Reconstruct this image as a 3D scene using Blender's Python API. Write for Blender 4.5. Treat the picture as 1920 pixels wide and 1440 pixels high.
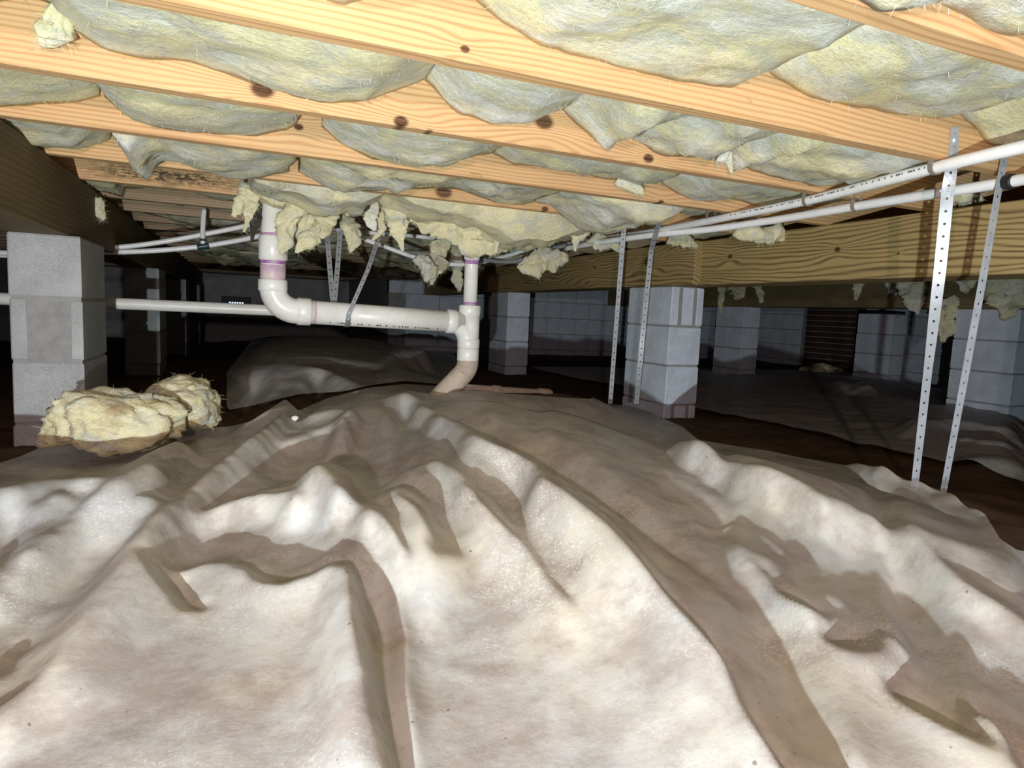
import bpy, bmesh, math, random
import numpy as np
from mathutils import Vector, Matrix, noise as mnoise

scene = bpy.context.scene
for o in list(bpy.data.objects):
    bpy.data.objects.remove(o)
COL = scene.collection

# ------------------------------------------------------------------ camera
# world: X runs along the floor joists, Y along the girders, ground near z = 0
FPX = 1220.0                                   # focal length in pixels of the 1920 x 1440 frame
CAM = Vector((0.0, 0.0, 0.5))
YAW, PITCH, ROLL = math.radians(22.8), math.atan(130.0 / FPX), math.atan(0.048)
_f = Vector((math.sin(YAW) * math.cos(PITCH), math.cos(YAW) * math.cos(PITCH), -math.sin(PITCH)))
_r0 = Vector((math.cos(YAW), -math.sin(YAW), 0.0))
_u0 = _r0.cross(_f)
_r = _r0 * math.cos(ROLL) + _u0 * math.sin(ROLL)
_u = _u0 * math.cos(ROLL) - _r0 * math.sin(ROLL)
cam_data = bpy.data.cameras.new('camera')
cam_data.sensor_width = 36.0
cam_data.lens = FPX / 1920.0 * 36.0
cam_data.clip_start = 0.02
cam_data.clip_end = 60
cam = bpy.data.objects.new('camera', cam_data)
cam.matrix_world = Matrix(((_r.x, _u.x, -_f.x, CAM.x), (_r.y, _u.y, -_f.y, CAM.y),
                           (_r.z, _u.z, -_f.z, CAM.z), (0, 0, 0, 1)))
COL.objects.link(cam)
scene.camera = cam

# ------------------------------------------------------------------ light
world = bpy.data.worlds.new('world')
world.use_nodes = True
world.node_tree.nodes['Background'].inputs[0].default_value = (0.10, 0.09, 0.10, 1)
world.node_tree.nodes['Background'].inputs[1].default_value = 0.02
scene.world = world
LAMP = Vector((-0.34, -0.45, 0.175))            # work torch standing low on the sheet, behind and left of the camera
def lamp(name, kind, loc, energy, color, size, aim=None, angle=None, blend=0.5):
    d = bpy.data.lights.new(name, kind)
    d.energy = energy
    d.color = color
    d.shadow_soft_size = size
    o = bpy.data.objects.new(name, d)
    o.location = loc
    if aim is not None:
        o.rotation_euler = (Vector(aim) - Vector(loc)).to_track_quat('-Z', 'Y').to_euler()
        d.spot_size = math.radians(angle)
        d.spot_blend = blend
    COL.objects.link(o)
    return o
lamp('work_torch', 'SPOT', LAMP, 156, (0.84, 0.96, 0.98), 0.009, (1.6, 2.65, 0.46), 155, 1.0)
lamp('warm_fill_spot', 'SPOT', CAM - _f * 1.0 + _r * -0.05, 70, (1.0, 0.76, 0.78), 0.02, CAM + _f * 3, 140, 1.0)  # added warm fill behind the camera, lifts the shaded parts evenly
vs = scene.view_settings
vs.view_transform = 'Standard'
vs.look = 'None'
vs.gamma = 1
vs.use_curve_mapping = False
vs.exposure = 0.55

# ------------------------------------------------------------------ helpers
def ray(x, y):
    return _f + _r * ((x - 960.0) / FPX) + _u * ((720.0 - y) / FPX)
def onY(x, y, Y):
    d = ray(x, y)
    return CAM + d * (Y / d.y)
def onX(x, y, X):
    d = ray(x, y)
    return CAM + d * (X / d.x)
def onZ(x, y, z):
    d = ray(x, y)
    return CAM + d * ((z - CAM.z) / d.z)
def project(X, Y, Z):
    vx, vy, vz = X - CAM.x, Y - CAM.y, Z - CAM.z
    dep = vx * _f.x + vy * _f.y + vz * _f.z
    a = vx * _r.x + vy * _r.y + vz * _r.z
    b = vx * _u.x + vy * _u.y + vz * _u.z
    dd = np.where(dep > 0.05, dep, 0.05)
    return 960 + FPX * a / dd, 720 - FPX * b / dd, dep

def link(name, mesh, mat=None, parent=None, loc=None):
    o = bpy.data.objects.new(name, mesh)
    COL.objects.link(o)
    if mat is not None and not mesh.materials:
        mesh.materials.append(mat)
    if parent is not None:
        o.parent = parent
    if loc is not None:
        o.location = loc
    return o
def mesh_from(name, verts, faces, smooth=False):
    m = bpy.data.meshes.new(name)
    m.from_pydata([tuple(v) for v in verts], [], faces)
    if smooth:
        m.polygons.foreach_set('use_smooth', [True] * len(m.polygons))
    m.update()
    return m
def tag(o, label=None, cat=None, group=None, kind=None):
    if label: o['label'] = label
    if cat: o['category'] = cat
    if group: o['group'] = group
    if kind: o['kind'] = kind
    return o
def empty(name, loc=(0, 0, 0)):
    o = bpy.data.objects.new(name, None)
    o.empty_display_size = 0.05
    o.location = loc
    COL.objects.link(o)
    return o
def bm_mesh(name, bm, smooth=False):
    m = bpy.data.meshes.new(name)
    bm.normal_update()
    bm.to_mesh(m)
    bm.free()
    if smooth:
        m.polygons.foreach_set('use_smooth', [True] * len(m.polygons))
    return m
def box_bm(x0, x1, y0, y1, z0, z1, bevel=0.0, bm=None):
    new = bm is None
    if new:
        bm = bmesh.new()
    vs_ = [bm.verts.new(p) for p in ((x0, y0, z0), (x1, y0, z0), (x1, y1, z0), (x0, y1, z0),
                                     (x0, y0, z1), (x1, y0, z1), (x1, y1, z1), (x0, y1, z1))]
    fs = [bm.faces.new([vs_[i] for i in q]) for q in
          ((0, 3, 2, 1), (4, 5, 6, 7), (0, 1, 5, 4), (1, 2, 6, 5), (2, 3, 7, 6), (3, 0, 4, 7))]
    if bevel > 0:
        ed = list({e for f in fs for e in f.edges})
        bmesh.ops.bevel(bm, geom=ed, offset=bevel, segments=1, affect='EDGES')
    return bm
def frames(pts):
    """tangent / normal / binormal along a polyline without twisting"""
    n = len(pts)
    T = []
    for i in range(n):
        a = pts[max(0, i - 1)]
        b = pts[min(n - 1, i + 1)]
        T.append((b - a).normalized())
    up = Vector((0, 0, 1)) if abs(T[0].z) < 0.9 else Vector((0, -1, 0))
    N = [(up - T[0] * up.dot(T[0])).normalized()]
    for i in range(1, n):
        v = N[-1] - T[i] * N[-1].dot(T[i])
        N.append(v.normalized())
    return T, N, [T[i].cross(N[i]) for i in range(n)]
def tube_mesh(name, pts, rad, seg=20, cap=True):
    pts = [Vector(p) for p in pts]
    if not hasattr(rad, '__len__'):
        rad = [rad] * len(pts)
    T, N, B = frames(pts)
    V, F = [], []
    for i, p in enumerate(pts):
        for k in range(seg):
            a = 2 * math.pi * k / seg
            V.append(p + (N[i] * math.cos(a) + B[i] * math.sin(a)) * rad[i])
    for i in range(len(pts) - 1):
        for k in range(seg):
            k2 = (k + 1) % seg
            F.append((i * seg + k, i * seg + k2, (i + 1) * seg + k2, (i + 1) * seg + k))
    if cap:
        F.append(tuple(range(seg))[::-1])
        F.append(tuple((len(pts) - 1) * seg + k for k in range(seg)))
    m = mesh_from(name, V, F, True)
    if cap:
        m.polygons[len(F) - 1].use_smooth = False
        m.polygons[len(F) - 2].use_smooth = False
    return m
def spline(pts, n=40):
    """Catmull-Rom through the points"""
    pts = [Vector(p) for p in pts]
    P = [pts[0] * 2 - pts[1]] + pts + [pts[-1] * 2 - pts[-2]]
    out = []
    segs = len(pts) - 1
    per = max(2, n // segs)
    for i in range(segs):
        a, b, c, d = P[i:i + 4]
        for k in range(per):
            t = k / per
            out.append(0.5 * ((2 * b) + (c - a) * t + (2 * a - 5 * b + 4 * c - d) * t * t + (3 * b - a - 3 * c + d) * t ** 3))
    out.append(pts[-1])
    return out

# ------------------------------------------------------------------ materials
class NT:
    def __init__(self, name):
        self.m = bpy.data.materials.new(name)
        self.m.use_nodes = True
        self.t = self.m.node_tree
        self.b = self.t.nodes['Principled BSDF']
    def n(self, kind, **kw):
        nd = self.t.nodes.new(kind)
        for k, v in kw.items():
            setattr(nd, k, v)
        return nd
    def l(self, a, b):
        self.t.links.new(a, b)
    def put(self, sock, v):
        if hasattr(v, 'is_output'):
            self.l(v, sock)
        else:
            sock.default_value = v
    def math(self, op, a, b=0.0, c=None, clamp=False):
        nd = self.n('ShaderNodeMath', operation=op, use_clamp=clamp)
        self.put(nd.inputs[0], a)
        self.put(nd.inputs[1], b)
        if c is not None:
            self.put(nd.inputs[2], c)
        return nd.outputs[0]
    def coords(self, scale=(1, 1, 1), loc=(0, 0, 0), out='Object'):
        tc = self.n('ShaderNodeTexCoord')
        mp = self.n('ShaderNodeMapping')
        mp.inputs['Scale'].default_value = scale
        mp.inputs['Location'].default_value = loc
        self.l(tc.outputs[out], mp.inputs['Vector'])
        return mp.outputs[0]
    def noise(self, vec, scale, detail=4, rough=0.55, dist=0.0):
        nd = self.n('ShaderNodeTexNoise')
        self.l(vec, nd.inputs['Vector'])
        nd.inputs['Scale'].default_value = scale
        nd.inputs['Detail'].default_value = detail
        nd.inputs['Roughness'].default_value = rough
        nd.inputs['Distortion'].default_value = dist
        return nd.outputs[0]
    def ramp(self, fac, stops):
        nd = self.n('ShaderNodeValToRGB')
        el = nd.color_ramp.elements
        while len(el) < len(stops):
            el.new(0.5)
        for e, (p, c) in zip(el, stops):
            e.position = p
            e.color = (c[0], c[1], c[2], 1) if hasattr(c, '__len__') else (c, c, c, 1)
        self.l(fac, nd.inputs[0])
        return nd.outputs[0]
    def mix(self, fac, a, b, mode='MIX'):
        nd = self.n('ShaderNodeMix', data_type='RGBA', blend_type=mode)
        self.put(nd.inputs[0], fac)
        for s, v in ((nd.inputs[6], a), (nd.inputs[7], b)):
            if hasattr(v, 'is_output'):
                self.l(v, s)
            else:
                s.default_value = (v[0], v[1], v[2], 1)
        return nd.outputs[2]
    def color(self, v):
        self.put(self.b.inputs['Base Color'], v if hasattr(v, 'is_output') else (v[0], v[1], v[2], 1))
    def rough(self, v, spec=0.3):
        self.put(self.b.inputs['Roughness'], v)
        self.b.inputs['Specular IOR Level'].default_value = spec
    def bump(self, h, strength=0.4, dist=0.01):
        nd = self.n('ShaderNodeBump')
        nd.inputs['Strength'].default_value = strength
        nd.inputs['Distance'].default_value = dist
        self.l(h, nd.inputs['Height'])
        self.l(nd.outputs[0], self.b.inputs['Normal'])

def wood(name, light, dark, axis, knots=(), freq=95.0, seed=0.0, stain=0.35, contrast=1.0, wob=0.06, mould=None):
    """sawn lumber: growth lines along `axis` ('X' or 'Y'), bent round the knots (a, z, radius)"""
    t = NT(name)
    tc = t.n('ShaderNodeTexCoord')
    sep = t.n('ShaderNodeSeparateXYZ')
    t.l(tc.outputs['Object'], sep.inputs[0])
    al, ac = (sep.outputs[0], sep.outputs[1]) if axis == 'X' else (sep.outputs[1], sep.outputs[0])
    zz = sep.outputs[2]
    cmb = t.n('ShaderNodeCombineXYZ')
    t.l(t.math('MULTIPLY_ADD', al, 0.9, seed), cmb.inputs[0])
    t.l(t.math('MULTIPLY', ac, 4.0), cmb.inputs[1])
    t.l(t.math('MULTIPLY', zz, 4.5), cmb.inputs[2])
    wn = t.noise(cmb.outputs[0], 1.6, 2, 0.5)
    h = t.math('ADD', zz, t.math('MULTIPLY', t.math('SUBTRACT', wn, 0.5), wob))
    h = t.math('ADD', h, t.math('MULTIPLY', ac, 0.8))
    kmask = None
    for (ka, kz, kr) in knots:
        da = t.math('MULTIPLY', t.math('SUBTRACT', al, ka), 0.45)
        dz = t.math('SUBTRACT', zz, kz)
        d2 = t.math('ADD', t.math('MULTIPLY', da, da), t.math('MULTIPLY', dz, dz))
        g = t.math('EXPONENT', t.math('MULTIPLY', d2, -1.0 / (2.2 * kr) ** 2))
        h = t.math('ADD', h, t.math('MULTIPLY', t.math('MULTIPLY', g, dz), 1.1))
        d2b = t.math('ADD', t.math('MULTIPLY', t.math('MULTIPLY', da, da), 2.4), t.math('MULTIPLY', dz, dz))
        k = t.math('MULTIPLY', t.math('SUBTRACT', 1.0, t.math('MULTIPLY', t.math('SQRT', d2b), 1.0 / (0.85 * kr))), 2.6, clamp=True)
        kmask = k if kmask is None else t.math('MAXIMUM', kmask, k)
    s = t.math('SINE', t.math('MULTIPLY', h, freq * 2 * math.pi))
    cmb2 = t.n('ShaderNodeCombineXYZ')
    t.l(t.math('MULTIPLY_ADD', al, 1.5, seed + 3), cmb2.inputs[0])
    t.l(t.math('MULTIPLY', ac, 60.0), cmb2.inputs[1])
    t.l(t.math('MULTIPLY', zz, 60.0), cmb2.inputs[2])
    fine = t.noise(cmb2.outputs[0], 2.0, 3, 0.6)
    line = t.ramp(t.math('MULTIPLY_ADD', s, 0.5, 0.5), ((0.30, 0.0), (0.78, 0.55), (0.97, 1.0)))
    amt = t.math('MULTIPLY', t.math('MULTIPLY', line, t.math('MULTIPLY_ADD', fine, 1.3, 0.05)), 0.8 * contrast, clamp=True)
    c = t.mix(amt, light, dark)
    big = t.noise(t.coords((0.7, 0.7, 2.5), (seed, seed, 0)), 2.2, 4, 0.6)
    c = t.mix(t.math('MULTIPLY', t.ramp(big, ((0.42, 0.0), (0.75, 1.0))), stain), c,
              (dark[0] * 0.8, dark[1] * 0.82, dark[2] * 0.95))
    mold = t.noise(t.coords((1.2, 1.2, 3.0), (seed * 2, 1, seed)), 9.0, 6, 0.75)
    c = t.mix(t.ramp(mold, ((0.66, 0.0), (0.74, 0.75))), c, (0.07, 0.055, 0.045))
    if kmask is not None:
        kv = t.math('MULTIPLY', kmask, t.math('MULTIPLY_ADD', fine, 0.9, 0.42), clamp=True)
        c = t.mix(kv, c, (0.055, 0.018, 0.008))
    if mould:
        x0, x1, z0, z1 = mould
        dx = t.math('MULTIPLY', t.math('ABSOLUTE', t.math('SUBTRACT', al, (x0 + x1) / 2)), 2 / (x1 - x0))
        dz = t.math('MULTIPLY', t.math('ABSOLUTE', t.math('SUBTRACT', zz, (z0 + z1) / 2)), 2 / (z1 - z0))
        mm = t.math('MULTIPLY', t.math('SUBTRACT', 1.0, t.math('MAXIMUM', dx, dz)), 1.6, clamp=True)
        mn = t.noise(t.coords((1, 1, 2.5)), 38.0, 6, 0.8)
        c = t.mix(t.math('MULTIPLY', mm, t.ramp(mn, ((0.40, 0.0), (0.56, 0.95)))), c, (0.03, 0.028, 0.022))
    t.color(c)
    t.rough(0.75, 0.2)
    t.bump(amt, 0.25, 0.002)
    return t.m

def insulation_mat(name, seed, yellow=0.5, dirty=0.3, dirt=(0.36, 0.35, 0.24)):
    t = NT(name)
    v = t.coords((1, 1.6, 1.6), (seed, seed * 1.7, -seed))
    a = t.noise(v, 4.2, 6, 0.62, 1.2)
    b = t.noise(v, 9.0, 5, 0.65, 1.5)
    sh = 0.16 * (yellow - 0.5)
    c = t.ramp(a, ((0.30 - sh, (0.90, 0.90, 0.86)), (0.45 - sh, (0.70, 0.69, 0.57)), (0.55 - sh, (0.90, 0.82, 0.50)), (0.74 - sh, (0.88, 0.87, 0.76))))
    c = t.mix(t.math('MULTIPLY', t.ramp(b, ((0.46, 0.0), (0.66, 1.0))), 0.6), c, (0.90, 0.81, 0.50))
    d = t.noise(v, 6.3, 6, 0.7, 1.4)
    c = t.mix(t.math('MULTIPLY', t.ramp(d, ((0.50, 0.0), (0.64, 1.0))), dirty), c, dirt)
    fib = t.noise(t.coords((1, 1, 1), (seed, 0, 0)), 120.0, 4, 0.75)
    c = t.mix(t.math('MULTIPLY', t.ramp(fib, ((0.30, 1.0), (0.56, 0.0))), 0.35), c, (0.40, 0.36, 0.22))
    t.color(c)
    t.rough(0.95, 0.05)
    hb = t.math('ADD', t.math('MULTIPLY', a, 0.7), t.math('MULTIPLY', t.noise(v, 42.0, 6, 0.78), 0.7))
    t.bump(hb, 0.6, 0.022)
    return t.m

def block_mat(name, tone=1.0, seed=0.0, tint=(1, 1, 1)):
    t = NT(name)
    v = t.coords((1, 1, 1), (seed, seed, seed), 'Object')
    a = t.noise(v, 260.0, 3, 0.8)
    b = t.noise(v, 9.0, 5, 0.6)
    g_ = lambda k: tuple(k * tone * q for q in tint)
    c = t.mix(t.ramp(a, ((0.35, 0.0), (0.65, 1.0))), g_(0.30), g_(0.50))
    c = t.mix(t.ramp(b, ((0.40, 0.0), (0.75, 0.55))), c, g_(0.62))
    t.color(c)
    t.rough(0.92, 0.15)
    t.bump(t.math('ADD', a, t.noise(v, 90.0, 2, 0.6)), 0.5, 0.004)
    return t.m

def simple_mat(name, col, rough=0.5, spec=0.4, metal=0.0, var=0.25, scale=8.0, col2=None, bump=0.0):
    t = NT(name)
    v = t.coords()
    a = t.noise(v, scale, 5, 0.65)
    c2 = col2 or tuple(x * (1 - var) for x in col)
    t.color(t.mix(t.ramp(a, ((0.38, 0.0), (0.70, 1.0))), col, c2))
    t.rough(rough, spec)
    t.b.inputs['Metallic'].default_value = metal
    if bump:
        t.bump(t.noise(v, scale * 6, 4, 0.7), bump, 0.005)
    return t.m

def sheet_mat(name, clear=0.0):
    t = NT(name)
    v = t.coords()
    a = t.noise(v, 3.2, 6, 0.62, 0.4)
    b = t.noise(v, 8.0, 8, 0.72)
    c = t.mix(t.ramp(a, ((0.35, 0.0), (0.65, 1.0))), (0.51, 0.52, 0.53), (0.59, 0.54, 0.45))
    c = t.mix(t.math('MULTIPLY', t.ramp(b, ((0.45, 0.0), (0.60, 1.0))), 0.70), c, (0.35, 0.285, 0.25))
    st = t.noise(v, 5.0, 7, 0.7, 0.2)
    c = t.mix(t.math('MULTIPLY', t.ramp(st, ((0.52, 0.0), (0.66, 1.0))), 0.5), c, (0.67, 0.67, 0.68))
    bl = t.noise(v, 17.0, 7, 0.7)
    c = t.mix(t.math('MULTIPLY', t.ramp(bl, ((0.52, 0.0), (0.70, 1.0))), 0.45), c, (0.38, 0.37, 0.38))
    # powdery pale grit gathered in patches
    patch = t.ramp(t.noise(v, 2.6, 4, 0.6), ((0.47, 0.0), (0.60, 1.0)))
    grit = t.ramp(t.noise(v, 190.0, 3, 0.9), ((0.54, 0.0), (0.64, 1.0)))
    c = t.mix(t.math('MULTIPLY', patch, t.math('MULTIPLY', grit, 0.85)), c, (0.90, 0.85, 0.82))
    pit = t.ramp(t.noise(v, 240.0, 3, 0.9), ((0.30, 1.0), (0.40, 0.0)))
    c = t.mix(t.math('MULTIPLY', patch, t.math('MULTIPLY', pit, 0.6)), c, (0.33, 0.25, 0.22))
    speck = t.ramp(t.noise(v, 75.0, 1, 0.5), ((0.77, 0.0), (0.80, 1.0)))
    c = t.mix(t.math('MULTIPLY', speck, 0.6), c, (0.08, 0.06, 0.05))
    t.color(c)
    t.rough(0.5, 0.3)
    t.bump(t.math('ADD', t.noise(v, 14.0, 5, 0.6), t.math('MULTIPLY', t.noise(v, 90.0, 4, 0.7), 0.22)), 0.18, 0.007)
    if clear > 0:
        tr = t.n('ShaderNodeBsdfTransparent')
        mx = t.n('ShaderNodeMixShader')
        mx.inputs[0].default_value = clear
        t.l(t.b.outputs[0], mx.inputs[1])
        t.l(tr.outputs[0], mx.inputs[2])
        t.l(mx.outputs[0], t.t.nodes['Material Output'].inputs[0])
    return t.m

M = {}
M['soil'] = simple_mat('brown_soil', (0.16, 0.10, 0.065), 0.95, 0.1, var=0.55, scale=7.0, bump=0.7)
M['sheet'] = sheet_mat('dusty_plastic_sheet')
M['sheet_clear'] = sheet_mat('clear_plastic_edge', 0.45)
M['block'] = block_mat('concrete_block')
M['block_pale'] = block_mat('pale_concrete_block', 1.65, 3.0, (0.88, 0.96, 1.08))  # blue tint puts the light's cool cast into the block colour
M['mortar'] = simple_mat('mortar', (0.36, 0.35, 0.34), 0.95, 0.1, bump=0.5, scale=20)
M['brick'] = simple_mat('dark_red_brick', (0.10, 0.055, 0.042), 0.9, 0.1, var=0.5, scale=5)
M['pvc'] = simple_mat('white_pvc', (0.90, 0.89, 0.85), 0.32, 0.45, var=0.0, scale=11, col2=(0.78, 0.75, 0.68))
M['pvc_clean'] = simple_mat('white_supply_pipe', (0.90, 0.90, 0.89), 0.30, 0.45, var=0.10, scale=30)
M['pvc_dirty_shaded'] = simple_mat('soiled_shaded_pvc', (0.62, 0.50, 0.40), 0.6, 0.3, var=0.35, scale=14)  # brown is painted shade on the lower elbow, soil on the buried pipe
M['primer'] = simple_mat('purple_primer', (0.36, 0.14, 0.40), 0.45, 0.4, var=0.0, scale=40, col2=(0.62, 0.45, 0.55))
M['pink'] = simple_mat('pink_primer_smear', (0.70, 0.58, 0.56), 0.45, 0.4, var=0.0, scale=18, col2=(0.55, 0.33, 0.50))
M['galv'] = simple_mat('galvanised_steel', (0.50, 0.53, 0.57), 0.42, 0.5, metal=0.25, var=0.25, scale=25)
M['galv_dark'] = simple_mat('dull_steel', (0.30, 0.31, 0.32), 0.5, 0.4, metal=0.35, var=0.25, scale=25)
M['clip'] = simple_mat('grey_pipe_clip', (0.33, 0.29, 0.24), 0.5, 0.4, metal=0.2, var=0.3, scale=60)
M['black'] = simple_mat('black_plastic', (0.015, 0.016, 0.02), 0.5, 0.4)
M['teal'] = simple_mat('dark_teal_crimp', (0.015, 0.06, 0.06), 0.4, 0.5)
M['grey_hose'] = simple_mat('grey_conduit', (0.26, 0.26, 0.27), 0.5, 0.4)
M['print'] = simple_mat('black_print', (0.10, 0.10, 0.11), 0.6, 0.2)
M['insA'] = insulation_mat('fibreglass_pale', 1.3, 0.35, 0.30)
M['insB'] = insulation_mat('fibreglass_yellow', 5.1, 0.62, 0.35)
M['insC'] = insulation_mat('fibreglass_white', 8.7, 0.15, 0.25)
M['insW'] = insulation_mat('fibreglass_fallen', 15.2, 0.75, 0.75, (0.46, 0.27, 0.12))  # orange-brown patches stand in for the warm shade on the wad
M['insD'] = insulation_mat('fibreglass_grimy', 11.9, 0.50, 0.75)
M['paper'] = simple_mat('torn_black_paper', (0.05, 0.045, 0.04), 0.9, 0.1)
M['subfloor'] = simple_mat('subfloor_board', (0.30, 0.22, 0.13), 0.9, 0.1, scale=6)

# ------------------------------------------------------------------ ground relief
# heights on a polar net about the work torch; folds stand where the photo shows lit and shaded strips
def gauss_ridge(X, Y, line, sig):
    best = np.zeros_like(X)
    for (ax, ay, ah), (bx, by, bh) in zip(line[:-1], line[1:]):
        dx, dy = bx - ax, by - ay
        t = np.clip(((X - ax) * dx + (Y - ay) * dy) / (dx * dx + dy * dy), 0, 1)
        d2 = (X - ax - t * dx) ** 2 + (Y - ay - t * dy) ** 2
        best = np.maximum(best, (ah + t * (bh - ah)) * np.exp(-d2 / (2 * sig * sig)))
    return best
def vnoise(X, Y, s, seed):
    rng = np.random.RandomState(seed)
    tab = rng.rand(64, 64)
    x, y = X * s + 17.3, Y * s + 9.1
    xi, yi = np.floor(x).astype(int), np.floor(y).astype(int)
    fx, fy = x - xi, y - yi
    fx = fx * fx * (3 - 2 * fx)
    fy = fy * fy * (3 - 2 * fy)
    g = lambda a, b: tab[a % 64, b % 64]
    return (g(xi, yi) * (1 - fx) + g(xi + 1, yi) * fx) * (1 - fy) + (g(xi, yi + 1) * (1 - fx) + g(xi + 1, yi + 1) * fx) * fy - 0.5
def inside(px, py, poly):
    res = np.zeros(px.shape, bool)
    n = len(poly)
    for i in range(n):
        x1, y1 = poly[i]
        x2, y2 = poly[(i + 1) % n]
        if y1 == y2:
            continue
        c = ((y1 > py) != (y2 > py)) & (px < (x2 - x1) * (py - y1) / (y2 - y1) + x1)
        res ^= c
    return res
R1 = [(725, 734), (780, 757), (842, 787), (905, 822), (960, 852), (1007, 880), (1060, 915), (1100, 947), (1135, 972),
      (1190, 1030), (1244, 1089), (1284, 1131), (1348, 1199), (1370, 1226), (1388, 1269), (1406, 1312), (1440, 1367), (1485, 1440)]
R2 = [(1250, 836), (1270, 838), (1330, 857), (1375, 872), (1395, 876), (1440, 877), (1460, 880), (1490, 897), (1522, 917),
      (1580, 940), (1640, 972), (1690, 1000), (1705, 1010), (1765, 1055), (1815, 1082), (1860, 1110), (1890, 1132), (1920, 1152), (1990, 1200)]
R2low = [(1990, 1260), (1920, 1216), (1849, 1171), (1804, 1137), (1770, 1126), (1750, 1110), (1700, 1062), (1680, 1042), (1665, 1017),
         (1652, 1002), (1635, 995), (1615, 1000), (1590, 1012), (1560, 1010), (1540, 1000), (1485, 960), (1440, 937), (1410, 922),
         (1360, 897), (1310, 870)]
L3a = [(1672, 966), (1705, 969), (1735, 985), (1765, 997), (1815, 1012), (1865, 1022), (1920, 1037), (1980, 1050), (1980, 1080),
       (1920, 1067), (1880, 1067), (1840, 1045), (1790, 1025), (1740, 1002), (1702, 977)]
L3b = [(1585, 872), (1620, 871), (1652, 876), (1680, 890), (1705, 902), (1727, 907), (1765, 920), (1790, 930), (1815, 952),
       (1845, 960), (1850, 972), (1815, 965), (1777, 957), (1750, 952), (1745, 940), (1715, 930), (1690, 922), (1652, 912), (1627, 897), (1610, 885)]
L3c = [(1848, 962), (1920, 978), (1990, 995), (1990, 1040), (1920, 1030), (1890, 1025), (1868, 1008)]
FARP = [[(430, 713), (440, 693), (487, 680), (553, 680), (607, 690), (653, 707), (690, 725), (650, 725), (587, 727), (560, 715), (530, 717), (520, 730), (450, 755), (433, 757)],
        [(470, 650), (503, 640), (553, 632), (653, 632), (753, 643), (813, 657), (753, 663), (703, 683), (670, 680), (620, 670), (570, 670), (520, 673), (480, 670)]]
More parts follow.
